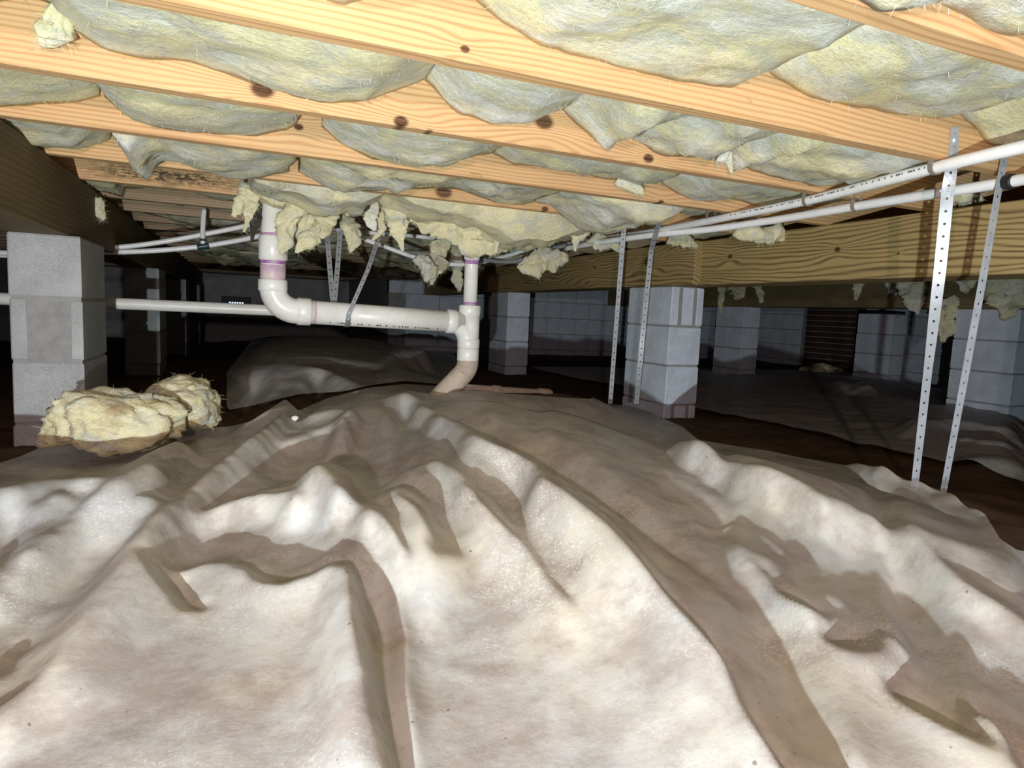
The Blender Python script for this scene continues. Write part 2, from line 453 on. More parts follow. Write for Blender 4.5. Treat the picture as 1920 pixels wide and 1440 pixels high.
FOLDS = [
    (0, [(-200, 560), (-200, 912), (0, 912), (30, 905), (130, 898), (200, 898), (265, 860), (308, 872), (285, 890), (320, 885), (290, 905),
         (240, 935), (290, 920), (310, 935), (300, 965), (266, 1020), (335, 1003), (365, 1008), (400, 1000), (560, 996), (700, 1000),
         (755, 1018), (768, 1013), (790, 1028), (812, 1022), (855, 1017), (885, 1010), (930, 1000), (972, 1000), (1012, 1052), (1033, 1082),
         (1060, 1112), (1105, 1150), (1085, 1120), (1045, 1080), (1039, 1046), (1030, 1025), (1010, 995), (992, 980), (985, 960),
         (990, 940), (1020, 940), (1040, 943), (1100, 960)] + R1[7::-1] + [(725, 730), (900, 700), (2100, 700), (2100, 560)]),
    # beyond the long middle crest
    (0, R1 + [(1500, 1470), (1625, 1470), (1612, 1440), (1598, 1411), (1582, 1377), (1561, 1337), (1553, 1318), (1532, 1284), (1506, 1239),
              (1480, 1187), (1456, 1150), (1440, 1110), (1412, 1070), (1385, 1040), (1363, 1018), (1400, 1035), (1440, 1055), (1466, 1086),
              (1493, 1110), (1530, 1122), (1598, 1123), (1588, 1144), (1564, 1165), (1543, 1195), (1598, 1194), (1635, 1187), (1659, 1160),
              (1672, 1158), (1680, 1163), (1709, 1197), (1685, 1218), (1683, 1245), (1670, 1268), (1685, 1292), (1730, 1313), (1770, 1337),
              (1849, 1363), (1836, 1345), (1815, 1305), (1836, 1303), (1867, 1316), (1888, 1345), (1907, 1371), (1920, 1403), (1990, 1500),
              (2300, 1300), (2300, 560), (725, 560)]),
    # lit strips standing proud of the shade
    (1, R2 + R2low),
    (1, L3a), (1, L3c),
    (1, R1[:9] + [(1040, 943), (998, 925), (985, 905), (975, 898), (960, 883), (942, 870), (905, 850), (855, 817), (792, 780)]),
    (1, [(365, 1008), (367, 977), (375, 960), (390, 945), (410, 940), (480, 922), (517, 910), (490, 930), (540, 912), (500, 940), (480, 957),
         (520, 935), (575, 920), (585, 885), (556, 879), (602, 857), (615, 880), (640, 920), (665, 940), (690, 958), (730, 970), (747, 985),
         (755, 1018), (718, 1030), (708, 1000), (697, 992), (665, 990), (675, 977), (672, 966), (660, 964), (640, 975), (610, 985), (580, 992),
         (515, 981), (440, 983), (400, 995)]),
    (1, [(732, 905), (755, 915), (780, 932), (797, 950), (807, 970), (812, 990), (805, 1012), (792, 1030), (780, 1017), (770, 987), (765, 970), (755, 940), (742, 922)]),
    (1, [(802, 852), (822, 860), (842, 872), (862, 885), (872, 900), (892, 915), (905, 932), (925, 952), (960, 992), (972, 1002), (930, 1015),
         (885, 1010), (862, 1005), (860, 995), (875, 985), (905, 963), (880, 965), (862, 970), (852, 952), (852, 930), (847, 907), (837, 880), (822, 865)]),
    (1, [(262, 1018), (300, 965), (350, 910), (400, 870), (462, 815), (500, 790), (530, 765), (540, 760), (536, 800), (525, 830), (500, 850),
         (470, 880), (430, 895), (400, 915), (365, 940), (345, 970), (332, 1000), (300, 1010)]),
    (1, [(530, 830), (547, 800), (580, 770), (640, 760), (680, 752), (640, 785), (605, 802), (562, 820)]),
    (1, FARP[0]), (1, FARP[1]),
    # cross fold and the stiff upright pleat
    (0, [(266, 1020), (322, 1003), (335, 1000), (335, 960), (350, 950), (362, 955), (365, 1008), (400, 995), (440, 983), (515, 981), (580, 992),
         (610, 985), (640, 975), (660, 964), (672, 966), (675, 977), (665, 990), (697, 992), (708, 1000), (721, 1040), (735, 1101), (735, 1131),
         (746, 1177), (741, 1196), (743, 1269), (752, 1330), (767, 1391), (780, 1460), (740, 1460), (725, 1380), (705, 1300), (690, 1230),
         (676, 1159), (671, 1122), (663, 1046), (624, 1046), (578, 1055), (535, 1073), (510, 1083), (480, 1056), (437, 1042), (382, 1045),
         (345, 1062), (328, 1060), (345, 1085), (370, 1117), (388, 1150), (350, 1127), (325, 1105), (297, 1080)]),
    (0, [(32, 1030), (87, 1002), (140, 955), (200, 900), (190, 902), (150, 930), (105, 960), (45, 1020)]),
    (0, [(-20, 992), (0, 992), (32, 1000), (30, 1020), (20, 1045), (15, 1065), (0, 1095), (-20, 1110)]),
    (0, [(-20, 1235), (0, 1220), (62, 1167), (92, 1152), (72, 1180), (37, 1220), (0, 1258), (-20, 1270)]),
    (0, [(40, 920), (130, 900), (145, 915), (150, 930), (140, 935), (110, 925), (82, 920), (80, 945), (75, 962), (60, 962), (45, 942)]),
    # wrinkles catching light on the far right
    (1, [(1700, 778), (1790, 782), (1920, 798), (1920, 815), (1800, 803), (1710, 793)]),
    (1, [(1790, 850), (1860, 853), (1920, 862), (1920, 877), (1850, 870)]),
    (1, [(1800, 817), (1920, 832), (1920, 846), (1830, 836)]),
    (1, [(1560, 706), (1640, 714), (1665, 722), (1580, 722)]),
    (1, [(1640, 690), (1690, 692), (1770, 706), (1710, 711)]),
]
def fold_mask(px, py, dep):
    m = np.ones(px.shape, np.int8)
    for val, poly in FOLDS:
        xs = [p[0] for p in poly]
        ys = [p[1] for p in poly]
        sel = (px >= min(xs)) & (px <= max(xs)) & (py >= min(ys)) & (py <= max(ys)) & (dep > 0.05)
        idx = np.nonzero(sel)
        ins = inside(px[idx], py[idx], poly)
        m[idx[0][ins], idx[1][ins]] = val
    return m
NP, NR = 800, 580
phi = np.radians(np.linspace(-62, 98, NP))[:, None]
rad = (0.28 * (11.6 / 0.28) ** np.linspace(0, 1, NR))[None, :]
GX = LAMP.x + rad * np.sin(phi)
GY = LAMP.y + rad * np.cos(phi)
BASE = 0.025 + gauss_ridge(GX, GY, [(1.0, 0.1, 0.05), (1.04, 0.6, 0.08), (1.06, 0.95, 0.13), (1.02, 1.4, 0.175), (0.87, 1.9, 0.185), (0.5, 2.42, 0.175), (0.2, 2.6, 0.12)], 0.24)
BASE = np.maximum(BASE, 0.02 + gauss_ridge(GX, GY, [(0.9, 2.5, 0.165), (1.35, 2.65, 0.15)], 0.22))
BASE += 0.055 * np.exp(-((GX - 1.6) ** 2 + (GY - 1.0) ** 2) / (2 * 0.35 ** 2))
BASE = np.maximum(BASE, 0.02 + 0.19 * np.exp(-((GX - 0.42) ** 2 / (2 * 0.5 ** 2) + (GY - 3.6) ** 2 / (2 * 1.0 ** 2))))
BASE += 0.008 * vnoise(GX, GY, 1.6, 3) + 0.004 * vnoise(GX, GY, 4.0, 5)
BASE += np.clip((rad - 3.2) / 2.0, 0, 1) * 0.05 * vnoise(GX, GY, 2.2, 8)
def wpt(x, y, z):
    a_, b_ = (x - 960.0) / FPX, (720.0 - y) / FPX
    dx = _f.x + _r.x * a_ + _u.x * b_
    dy = _f.y + _r.y * a_ + _u.y * b_
    dz = _f.z + _r.z * a_ + _u.z * b_
    t = (z - CAM.z) / dz
    return (dx * t, dy * t, z - 0.03)
_ridge = [wpt(*q) for q in ((1500, 1470, 0.05), (1440, 1367, 0.07), (1284, 1131, 0.105), (1190, 1030, 0.14), (1100, 947, 0.168), (1007, 880, 0.188), (905, 822, 0.195), (842, 787, 0.195), (725, 740, 0.19))]
BASE = np.maximum(BASE, 0.028 + gauss_ridge(GX, GY, _ridge, 0.11))
_ridge = [wpt(*q) for q in ((-300, 930, 0.12), (-100, 915, 0.125), (0, 908, 0.13), (130, 897, 0.13), (200, 895, 0.13), (310, 865, 0.125), (380, 880, 0.11))]
BASE = np.maximum(BASE, 0.028 + gauss_ridge(GX, GY, _ridge, 0.12))
for _rl, _sg in ((((540, 900, 0.13), (602, 864, 0.168), (640, 918, 0.160), (690, 957, 0.145), (750, 990, 0.12)), 0.10),
                 (((735, 908, 0.145), (780, 934, 0.138), (808, 975, 0.12)), 0.07),
                 (((806, 856, 0.165), (842, 874, 0.16), (892, 917, 0.148), (925, 954, 0.132), (972, 1004, 0.105)), 0.08),
                 (((560, 745, 0.155), (470, 815, 0.140), (400, 870, 0.130), (330, 935, 0.118), (265, 1012, 0.105), (200, 1110, 0.085), (100, 1270, 0.06), (20, 1340, 0.05)), 0.034),
                 (((330, 812, 0.13), (250, 850, 0.125), (145, 932, 0.112), (35, 1030, 0.09), (-40, 1100, 0.07)), 0.034),
                 (((648, 1012, 0.095), (650, 1120, 0.085), (655, 1250, 0.068), (662, 1460, 0.052)), 0.022),
                 (((550, 756, 0.14), (610, 745, 0.17), (690, 732, 0.19), (760, 725, 0.195), (860, 728, 0.19)), 0.16)):
    BASE = np.maximum(BASE, 0.028 + gauss_ridge(GX, GY, [wpt(*q) for q in _rl], _sg))
HZ = BASE.copy()
rr = rad[0]
def relief(mask):
    out = BASE.copy()
    env = BASE.copy()                                          # lit surface, bridged over the shade by the light's own sight line
    zl = LAMP.z
    runs_all = []
    for i in range(NP):
        d = np.diff(np.concatenate(([1], mask[i], [1])))
        base = BASE[i]
        runs = []
        for a, b in zip(np.nonzero(d == -1)[0], np.nonzero(d == 1)[0]):
            if a < 2 or (b - a) < 2:
                continue
            ra = rr[a]
            b2 = min(b, NR - 1)
            rb = min(rr[b2], ra * 1.7 + 0.2)
            zb = base[np.searchsorted(rr, rb) - 1]
            want = zl + (zb - zl) * ra / rb
            cap_ = 0.02 + 0.035 * ra
            bump = float(np.clip(want - base[a], 0.006, cap_)) * min(1.0, (rb - ra) / 0.10)
            runs.append([a, b, bump])
        runs_all.append(runs)
    for i in range(NP):                                        # even the crest heights out along each crest
        runs = []
        for a, b, bump in runs_all[i]:
            sw, sb = 0.0, 0.0
            for k in range(max(0, i - 30), min(NP, i + 31), 3):
                for a2, b2, bp in runs_all[k]:
                    if abs(a2 - a) <= 4 + 2 * abs(k - i) and abs(a2 - a) < 60:
                        w_ = 1.0 / (1 + abs(k - i) * 0.06 + abs(a2 - a) * 0.015)
                        sw += w_
                        sb += w_ * bp
            runs.append((a, b, sb / sw))
        col = out[i]
        base = BASE[i]
        prev = 0
        for a, b, bump in runs:
            ra = rr[a]
            seg = slice(prev, a)
            col[seg] = np.maximum(col[seg], base[seg] + bump * np.exp(-(ra - rr[seg]) / (0.05 + 0.08 * ra + 1.2 * bump)))
            prev = b
        E = -1e9
        pos = 0
        for a, b, bump in runs + [(NR, NR, 0)]:
            if a > pos:                                        # lit stretch
                c_ = col[pos:a]
                r_ = rr[pos:a]
                if E > -1e8:
                    ln = zl + E * r_
                    w_ = np.clip((r_ - r_[0]) / min(0.26, 0.75 * (r_[-1] - r_[0]) + 0.01), 0, 1)
                    w_ = w_ * w_ * (3 - 2 * w_)
                    c_ = np.where(c_ > ln, ln + (c_ - ln) * w_, c_)
                e = np.maximum.accumulate(np.maximum((c_ - zl) / r_, E))
                e = e + 0.0004 * np.arange(len(e)) / max(1, len(e))
                col[pos:a] = zl + e * r_
                env[i, pos:a] = col[pos:a]
                E = e[-1]
            if b > a:                                          # shaded stretch
                ra, rb = rr[a], rr[min(b, NR - 1)]
                r_ = rr[a:b]
                line = zl + E * r_
                env[i, a:b] = line
                dip = np.minimum(0.030, 0.30 * (r_ - ra) + 0.002)
                if b < NR:
                    dip = np.minimum(dip, 0.25 * (rb - r_) + 0.0015)
                t_ = np.minimum(base[a:b], line - dip)
                col[a:b] = np.minimum(np.maximum(t_, base[a:b] - 0.09), line - 0.0015)
            pos = b
    return out, env
def blur(a, n):
    for _ in range(n):
        p = np.pad(a, 1, mode='edge')
        a = (p[:-2, 1:-1] + 2 * p[1:-1, 1:-1] + p[2:, 1:-1]) / 4
        p = np.pad(a, 1, mode='edge')
        a = (p[1:-1, :-2] + 2 * p[1:-1, 1:-1] + p[1:-1, 2:]) / 4
    return a
REF = BASE.copy()
for _it in range(14):
    _px, _py, _dp = project(GX, GY, REF)
    HZ, _env = relief(fold_mask(_px, _py, _dp))
    REF = blur(0.5 * REF + 0.5 * np.clip(_env, -0.05, 0.45), 2)
def crease(U, V_, sd):
    return np.clip(1 - 4.5 * np.abs(vnoise(U, V_, 1.0, sd)), 0, 1) ** 2
_lines = [((625, 1046), (612, 1140), (602, 1220), (587, 1320), (570, 1440)), ((655, 1046), (664, 1122), (669, 1159), (683, 1230), (698, 1300)),
          ((265, 1012), (205, 1105), (165, 1180), (97, 1270), (25, 1322), (5, 1440)), ((1300, 985), (1370, 1020), (1440, 1058), (1500, 1090))]
_lz = np.zeros_like(HZ)
for _k, _ln in enumerate(_lines):
    _wl = [wpt(x, y, 0.05 if y > 1000 else 0.09)[:2] + (0.0045,) for x, y in _ln]
    _g = gauss_ridge(GX, GY, [(x, y, abs(h)) for x, y, h in _wl], 0.010)
    _lz += _g if _wl[0][2] > 0 else -_g
_c1 = crease(GX * 1.2 + GY * 0.5, GX * 7.0 - GY * 2.2, 61)
_c2 = crease(GX * 5.0 + GY * 4.0, GX * 1.0 - GY * 1.3, 62)
_c3 = crease(GX * 13.0 + GY * 2.0, GX * 2.0 - GY * 4.5, 63)
_w = np.clip(vnoise(GX, GY, 1.4, 64) * 2.2 + 0.6, 0, 1)
_J = np.arange(NR, dtype=float)
_S = np.interp(np.degrees(phi[:, 0]), [12, 20, 30, 60], [0.0, -0.7, -0.8, -0.6])
for _it in range(8):                                           # iron out along the run of the folds
    _up = np.array([np.interp(_J + _S[i], _J, HZ[min(i + 1, NP - 1)]) for i in range(NP)])
    _dn = np.array([np.interp(_J - _S[i], _J, HZ[max(i - 1, 0)]) for i in range(NP)])
    HZ = (_up + 2 * HZ + _dn) / 4
HZ = blur(HZ, 1) + _lz + (_c1 * 0.0035 + _c2 * 0.003 + _c3 * 0.0010) * _w
HZ = HZ + (0.0030 * vnoise(GX, GY, 9.0, 51) + 0.0018 * vnoise(GX, GY, 23.0, 52)) * np.clip(rad / 1.5, 0.4, 1.5)
for _it in range(1):
    HZ[1:-1] = (HZ[:-2] + 2 * HZ[1:-1] + HZ[2:]) / 4
_px, _py, _dp = project(GX, GY, HZ)
def ground_z(x, y):
    r_ = math.hypot(x - LAMP.x, y - LAMP.y)
    p_ = math.atan2(x - LAMP.x, y - LAMP.y)
    i = (p_ - phi[0, 0]) / (phi[-1, 0] - phi[0, 0]) * (NP - 1)
    j = math.log(max(r_, 0.281) / 0.28) / math.log(11.6 / 0.28) * (NR - 1)
    i = int(min(max(i, 0), NP - 1))
    j = int(min(max(j, 0), NR - 1))
    return float(HZ[i, j])
def poly_sd(px, py, poly, near=14.0):
    """signed pixel distance to an outline, positive inside, capped at +-near"""
    ins = inside(px, py, poly)
    d2 = np.full(px.shape, near * near)
    for (x1, y1), (x2, y2) in zip(poly, poly[1:] + poly[:1]):
        dx, dy = x2 - x1, y2 - y1
        sel = (px > min(x1, x2) - near) & (px < max(x1, x2) + near) & (py > min(y1, y2) - near) & (py < max(y1, y2) + near)
        if not sel.any():
            continue
        qx, qy = px[sel], py[sel]
        t = np.clip(((qx - x1) * dx + (qy - y1) * dy) / max(1e-9, dx * dx + dy * dy), 0, 1)
        d2[sel] = np.minimum(d2[sel], (qx - x1 - t * dx) ** 2 + (qy - y1 - t * dy) ** 2)
    return np.where(ins, np.sqrt(d2), -np.sqrt(d2))
def net_mesh(name, Z, S, step=1, mats=None, matidx=None):
    """surface of the polar net where S > 0, trimmed along S = 0"""
    ii = np.arange(0, NP, step)
    jj = np.arange(0, NR, step)
    X, Y, ZZ, SS = (q[np.ix_(ii, jj)] for q in (GX, GY, Z, S))
    a, b = len(ii), len(jj)
    K = SS > 0
    q = K[:-1, :-1] & K[1:, :-1] & K[:-1, 1:] & K[1:, 1:]
    anyk = (K[:-1, :-1] | K[1:, :-1] | K[:-1, 1:] | K[1:, 1:]) & ~q
    idx = np.arange(a * b).reshape(a, b)
    F = np.stack([idx[:-1, :-1][q], idx[:-1, 1:][q], idx[1:, 1:][q], idx[1:, :-1][q]], 1)
    P3 = np.stack([X.ravel(), Y.ravel(), ZZ.ravel()], 1)
    Sf = SS.ravel()
    mi = matidx[np.ix_(ii, jj)] if matidx is not None else None
    fm = list(mi[:-1, :-1][q]) if mi is not None else None
    extra, cache, rim = [], {}, []
    nv0 = a * b
    for i_, j_ in zip(*np.nonzero(anyk)):
        loop = [idx[i_, j_], idx[i_, j_ + 1], idx[i_ + 1, j_ + 1], idx[i_ + 1, j_]]
        out = []
        for k in range(4):
            u, v = int(loop[k]), int(loop[(k + 1) % 4])
            if Sf[u] > 0:
                out.append(u)
            if (Sf[u] > 0) != (Sf[v] > 0):
                key = (min(u, v), max(u, v))
                if key not in cache:
                    t = Sf[key[0]] / (Sf[key[0]] - Sf[key[1]])
                    cache[key] = nv0 + len(extra)
                    extra.append(P3[key[0]] * (1 - t) + P3[key[1]] * t)
                out.append(cache[key])
        if len(out) >= 3:
            rim.append(out)
            if fm is not None:
                fm.append(mi[i_, j_])
    allv = np.concatenate([P3, np.array(extra)]) if extra else P3
    flat = np.concatenate([F.ravel(), np.array([v for f_ in rim for v in f_], dtype=int)]) if rim else F.ravel()
    tot = np.concatenate([np.full(len(F), 4), np.array([len(f_) for f_ in rim], dtype=int)]) if rim else np.full(len(F), 4)
    used = np.unique(flat)
    remap = -np.ones(len(allv), int)
    remap[used] = np.arange(len(used))
    m = bpy.data.meshes.new(name)
    m.vertices.add(len(used))
    m.vertices.foreach_set('co', allv[used].ravel().astype(np.float32))
    m.loops.add(len(flat))
    m.loops.foreach_set('vertex_index', remap[flat].astype(np.int32))
    m.polygons.add(len(tot))
    m.polygons.foreach_set('loop_start', np.concatenate(([0], np.cumsum(tot)[:-1])).astype(np.int32))
    m.polygons.foreach_set('loop_total', tot.astype(np.int32))
    for mt in (mats or []):
        m.materials.append(mt)
    if fm is not None:
        m.polygons.foreach_set('material_index', np.array(fm, dtype=np.int32))
    m.polygons.foreach_set('use_smooth', np.ones(len(tot), bool))
    m.update(calc_edges=True)
    m.validate()
    return m
# bare earth
soilZ = HZ - 0.014 + 0.010 * vnoise(GX, GY, 11.0, 21) + 0.006 * vnoise(GX, GY, 27.0, 22)
fl = link('floor', net_mesh('floor', soilZ, np.ones_like(HZ), 2), M['soil'])
tag(fl, 'bare brown earth floor of the crawl space', 'floor', kind='structure')
# outlines of the sheets on the ground, as seen from above (taken along sight lines onto the relief)
EDGE = [(-400, 900), (0, 868), (40, 855), (100, 828), (250, 838), (330, 805), (430, 800), (470, 790), (535, 748), (560, 770), (610, 748), (690, 727), (760, 720), (860, 726),
        (950, 738), (1050, 745), (1105, 748), (1135, 735), (1160, 738), (1200, 752), (1225, 777), (1280, 800), (1310, 825), (1385, 837), (1440, 845), (1500, 858), (1585, 872),
        (1620, 871), (1652, 876), (1680, 890), (1705, 902), (1727, 907), (1765, 920), (1790, 930), (1815, 952), (1845, 960), (1852, 972), (1875, 1010), (1905, 1030),
        (1990, 1050), (2400, 1150), (2600, 2600), (-1500, 2600)]
near = (_dp <= 0.25) | (_py > 1500) | (_px < -300) | (_px > 2300)
near &= (rad < 2.2) & (GX < 1.5)
keep_main = np.where(near, 14.0, np.where((_dp > 0.05) & (rad < 4.2), poly_sd(_px, _py, EDGE), -14.0))
sheet = link('plastic_ground_sheet', net_mesh('plastic_ground_sheet', HZ, keep_main, 1, [M['sheet']]))
tag(sheet, 'large dusty translucent plastic ground sheet lying in long folds across the foreground', 'plastic sheet')
# its far right edge stands up as a clear curling lip
_low = [(1600, 880), (1625, 900), (1652, 914), (1690, 924), (1715, 932), (1745, 942), (1775, 958), (1815, 967), (1852, 976)]
_top = [(1590, 872), (1622, 871), (1654, 876), (1692, 896), (1727, 907), (1767, 921), (1795, 934), (1818, 953), (1850, 966)]
_V, _F = [], []
for _k in range(33):
    _t = _k / 32 * (len(_low) - 1)
    _a = min(int(_t), len(_low) - 2)
    _q = _t - _a
    _l = [(_low[_a][c] * (1 - _q) + _low[_a + 1][c] * _q) for c in (0, 1)]
    _h = [(_top[_a][c] * (1 - _q) + _top[_a + 1][c] * _q) for c in (0, 1)]
    _p = onZ(_l[0], _l[1] + 6, 0.13)
    _e = onY(_h[0], _h[1], _p.y + 0.05)
    for _m in range(6):
        _w = _m / 5
        _V.append(_p.lerp(_e, _w) + Vector((0.0, 0.018 * math.sin(math.pi * _w), 0.004 * math.sin(_k * 0.9) * _w)))
for _k in range(32):
    for _m in range(5):
        _F.append((_k * 6 + _m, _k * 6 + 6 + _m, _k * 6 + 7 + _m, _k * 6 + 1 + _m))
lip = link('curled_edge', mesh_from('curled_edge', _V, _F, True), M['sheet_clear'], sheet)
lip['label'] = 'clear curled-up edge of the sheet'
FAR_EDGE = [(425, 770), (425, 700), (455, 660), (470, 640), (550, 628), (680, 625), (780, 638), (850, 660), (870, 700), (835, 722), (760, 715), (700, 722), (640, 735), (560, 740), (470, 762)]
keep_far = np.where((_dp > 0.05) & (rad > 2.4), np.minimum(poly_sd(_px, _py, FAR_EDGE), -keep_main), -14.0)
sf = link('plastic_ground_sheet', net_mesh('plastic_ground_sheet_far', HZ + 0.002, keep_far, 1), M['sheet'])
tag(sf, 'crumpled grey plastic sheet on the mound behind the drain pipe', 'plastic sheet')
keep_r = np.minimum(np.minimum(GX - 2.45 + 0.25 * vnoise(GX, GY, 1.3, 41), 6.3 - GX), np.minimum(GY - 0.6, 5.4 - GY + 0.3 * vnoise(GX, GY, 1.5, 42)))
sr = link('plastic_ground_sheet', net_mesh('plastic_ground_sheet_right', HZ + 0.004 + 0.02 * np.abs(vnoise(GX * 0.6, GY * 1.6, 5.0, 31)), keep_r, 1), M['sheet'])
tag(sr, 'dark wrinkled plastic sheet on the ground beyond the right girder', 'plastic sheet')

# ------------------------------------------------------------------ floor above: subfloor, joists, girders
JB, JT = 0.885, 1.12                       # underside and top of the joists
GB = 0.68                                  # underside of the girders
XL, XR, YB, YF = -2.6, 6.75, 7.4, 10.4
c = link('ceiling', bm_mesh('ceiling', box_bm(XL, XR, -1.6, YF, JT, JT + 0.02)), M['subfloor'])
tag(c, 'underside of the subfloor above the joists', 'ceiling', kind='structure')
JW = 0.038
def jy(i):                                 # near face of joist i (0 = nearest in view)
    return 0.600 + 0.407 * i
pine_l, pine_d = (0.69, 0.445, 0.225), (0.44, 0.21, 0.08)
def pk(x, y, i):
    p = onY(x, y, jy(i))
    return (p.x, p.z)
joist_knots = {
    0: [],
    1: [pk(1255, 0, 1) + (0.016,), pk(872, 92, 1) + (0.008,)],
    2: [pk(492, 168, 2) + (0.022,), pk(752, 228, 2) + (0.016,), pk(806, 250, 2) + (0.011,), pk(1020, 228, 2) + (0.024,), pk(1216, 297, 2) + (0.015,)],
    3: [pk(560, 238, 3) + (0.012,), pk(980, 262, 3) + (0.012,), pk(1240, 380, 3) + (0.012,)],
    4: [pk(1225, 404, 4) + (0.036,), pk(832, 360, 4) + (0.030,), pk(1022, 392, 4) + (0.014,)],
    5: [],
}
joist_labels = {
    -1: 'pine floor joist overhead behind the photographer',
    0: 'pine floor joist crossing the top right corner of the photo',
    1: 'widest bright pine floor joist running full width across the top',
    2: 'pine floor joist with a row of dark knots, second full one from the top',
    3: 'pine floor joist third full one from the top, behind the knotty joist',
    4: 'pine floor joist with a large dark knot beside the nailed hanger strap',
    5: 'pine floor joist with a black mould streak near the left girder',
    6: 'pine floor joist just behind the mould-streaked one',
    7: 'short lit end of pine joist above the white supply lines',
}
wood_far = wood('pine_joist_far_dimmed', (0.42, 0.31, 0.20), (0.24, 0.15, 0.08), 'X', (), 80, 9.0, 0.6)  # pine colour darkened to carry the gloom of the far rows
for i in range(-1, 24):
    y0 = jy(i)
    if y0 > YF - 0.1:
        break
    xr = XR if y0 < YB - 0.05 else 1.5
    mt = wood('pine_joist_%d' % i, pine_l, pine_d, 'X', joist_knots.get(i, ()), 85 + 9 * (i % 3), 2.3 * i + 5, 0.30,
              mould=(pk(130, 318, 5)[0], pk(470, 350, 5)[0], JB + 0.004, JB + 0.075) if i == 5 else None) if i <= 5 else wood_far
    o = link('floor_joist', bm_mesh('floor_joist', box_bm(XL, xr, y0, y0 + JW, JB, JT, 0.003)), mt)
    if i in joist_labels:
        tag(o, joist_labels[i], 'joist', 'pine floor joists')
    else:
        tag(o, 'dim pine floor joist in the dark rows beyond the drain pipe', 'joist', 'pine floor joists in the dark distance')
tre_l, tre_d = (0.42, 0.31, 0.135), (0.13, 0.075, 0.028)
def gk(x, y, X):
    p = onX(x, y, X)
    return (p.y, p.z)
g = empty('girder', (2.08, 1.2, GB))
m_near = wood('treated_girder', tre_l, tre_d, 'Y', [gk(1570, 468, 1.993) + (0.013,), gk(1369, 481, 1.993) + (0.014,), gk(1684, 475, 1.993) + (0.005,)], 62, 3.0, 0.25, 1.35, 0.12)
m_far = wood('treated_girder_far', tre_l, tre_d, 'Y', [gk(1115, 501, 1.955) + (0.013,), gk(1215, 490, 1.955) + (0.035,)], 62, 7.5, 0.35, 1.3, 0.14)
for nm, mt, x0, ya, yb in (('board', m_near, 1.993, -1.4, 2.56), ('board', m_far, 1.955, 2.522, YB)):
    b_ = link(nm, bm_mesh('girder_board', box_bm(x0, 2.175 if mt is m_near else 2.16, ya, yb, GB + (0.0 if mt is m_near else 0.001), JB - 0.001, 0.003)), mt)
    b_.parent = g
    b_.matrix_parent_inverse = Matrix.Translation(-g.location)
tag(g, 'heavy treated timber girder with strong grain carried by the right-hand block pier', 'girder', 'girders')
m_left = wood('old_girder', (0.22, 0.165, 0.085), (0.08, 0.05, 0.025), 'Y', [], 60, 1.0, 0.5, 0.6, 0.06)
o = link('girder', bm_mesh('girder', box_bm(-0.67, -0.50, -1.4, YF, GB, JB - 0.001, 0.003)), m_left)
tag(o, 'dark timber girder resting on the left-hand block pier', 'girder', 'girders')
o = link('girder', bm_mesh('girder', box_bm(4.40, 4.58, -1.4, YB, GB, JB - 0.001, 0.003)), m_left)
tag(o, 'far dim timber girder seen below the grained one at right', 'girder', 'girders')

# ------------------------------------------------------------------ concrete block piers and walls
def block_mesh(name, sx, sy, sz, groove=False, seed=0):
    """one concrete block, corner at the origin; grooved ones have ears and a sunk panel on the -Y end"""
    rnd = random.Random(seed)
    bm = bmesh.new()
    g_ = 0.012
    if groove:
        prof = [(0, 0), (sx * .22, 0), (sx * .25, g_), (sx * .34, g_), (sx * .36, g_ * .35), (sx * .70, g_ * .35), (sx * .72, g_), (sx * .80, g_), (sx * .83, 0), (sx, 0), (sx, sy), (0, sy)]
    else:
        prof = [(0, 0), (sx, 0), (sx, sy), (0, sy)]
    lo = [bm.verts.new((x, y, 0)) for x, y in prof]
    hi = [bm.verts.new((x, y, sz)) for x, y in prof]
    n = len(prof)
    for i in range(n):
        bm.faces.new((lo[i], lo[(i + 1) % n], hi[(i + 1) % n], hi[i]))
    bm.faces.new(hi)
    bm.faces.new(lo[::-1])
    ed = [e for e in bm.edges if abs(e.verts[0].co.z - e.verts[1].co.z) < 1e-6 or
          (e.verts[0].co.x in (0, sx) and e.verts[0].co.y in (0, sy))]
    bmesh.ops.bevel(bm, geom=ed, offset=0.004, segments=1, affect='EDGES')
    for v in bm.verts:
        v.co += Vector((rnd.uniform(-1, 1), rnd.uniform(-1, 1), rnd.uniform(-1, 1))) * 0.0012
    return bm_mesh(name, bm)
PB = {}
for key, gr in (('plain', False), ('groove', True)):
    for pal in ('block', 'block_pale'):
        m_ = block_mesh('pier_block', 0.192, 0.388, 0.191, gr, 3)
        m_.materials.append(M[pal])
        PB[key, pal] = m_
def pier(x, y, label, pattern, pal='block'):
    p = empty('block_pier', (x, y, 0))
    tag(p, label, 'pier', 'concrete block piers')
    core = link('mortar', bm_mesh('pier_mortar', box_bm(0.004, 0.188, 0.004, 0.384, -0.12, GB - 0.001)), M['mortar'], p)
    k = 0
    z = GB - 0.194
    while z > -0.15:
        link('block', PB[pattern[k % len(pattern)], pal], None, p, (0.0015 * ((k * 7) % 3 - 1), 0.0015 * ((k * 5) % 3 - 1), z))
        z -= 0.2
        k += 1
    return p
pier(-0.658, 2.46, 'nearest grey block pier at far left with a sunk-panel middle block', ('plain', 'groove', 'plain', 'plain'))
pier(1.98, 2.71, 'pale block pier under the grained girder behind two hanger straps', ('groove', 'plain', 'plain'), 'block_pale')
pier(-0.658, 4.62, 'second block pier in the left row, half in the shadow of the nearest', ('plain',))
pier(-0.658, 6.78, 'third block pier in the left row, a narrow lit sliver in the dark', ('plain',))
pier(-0.658, 8.94, 'farthest block pier in the left row, barely lit', ('plain',))
pier(1.98, 4.87, 'block pier seen just right of the small white drain riser', ('plain', 'plain'), 'block_pale')
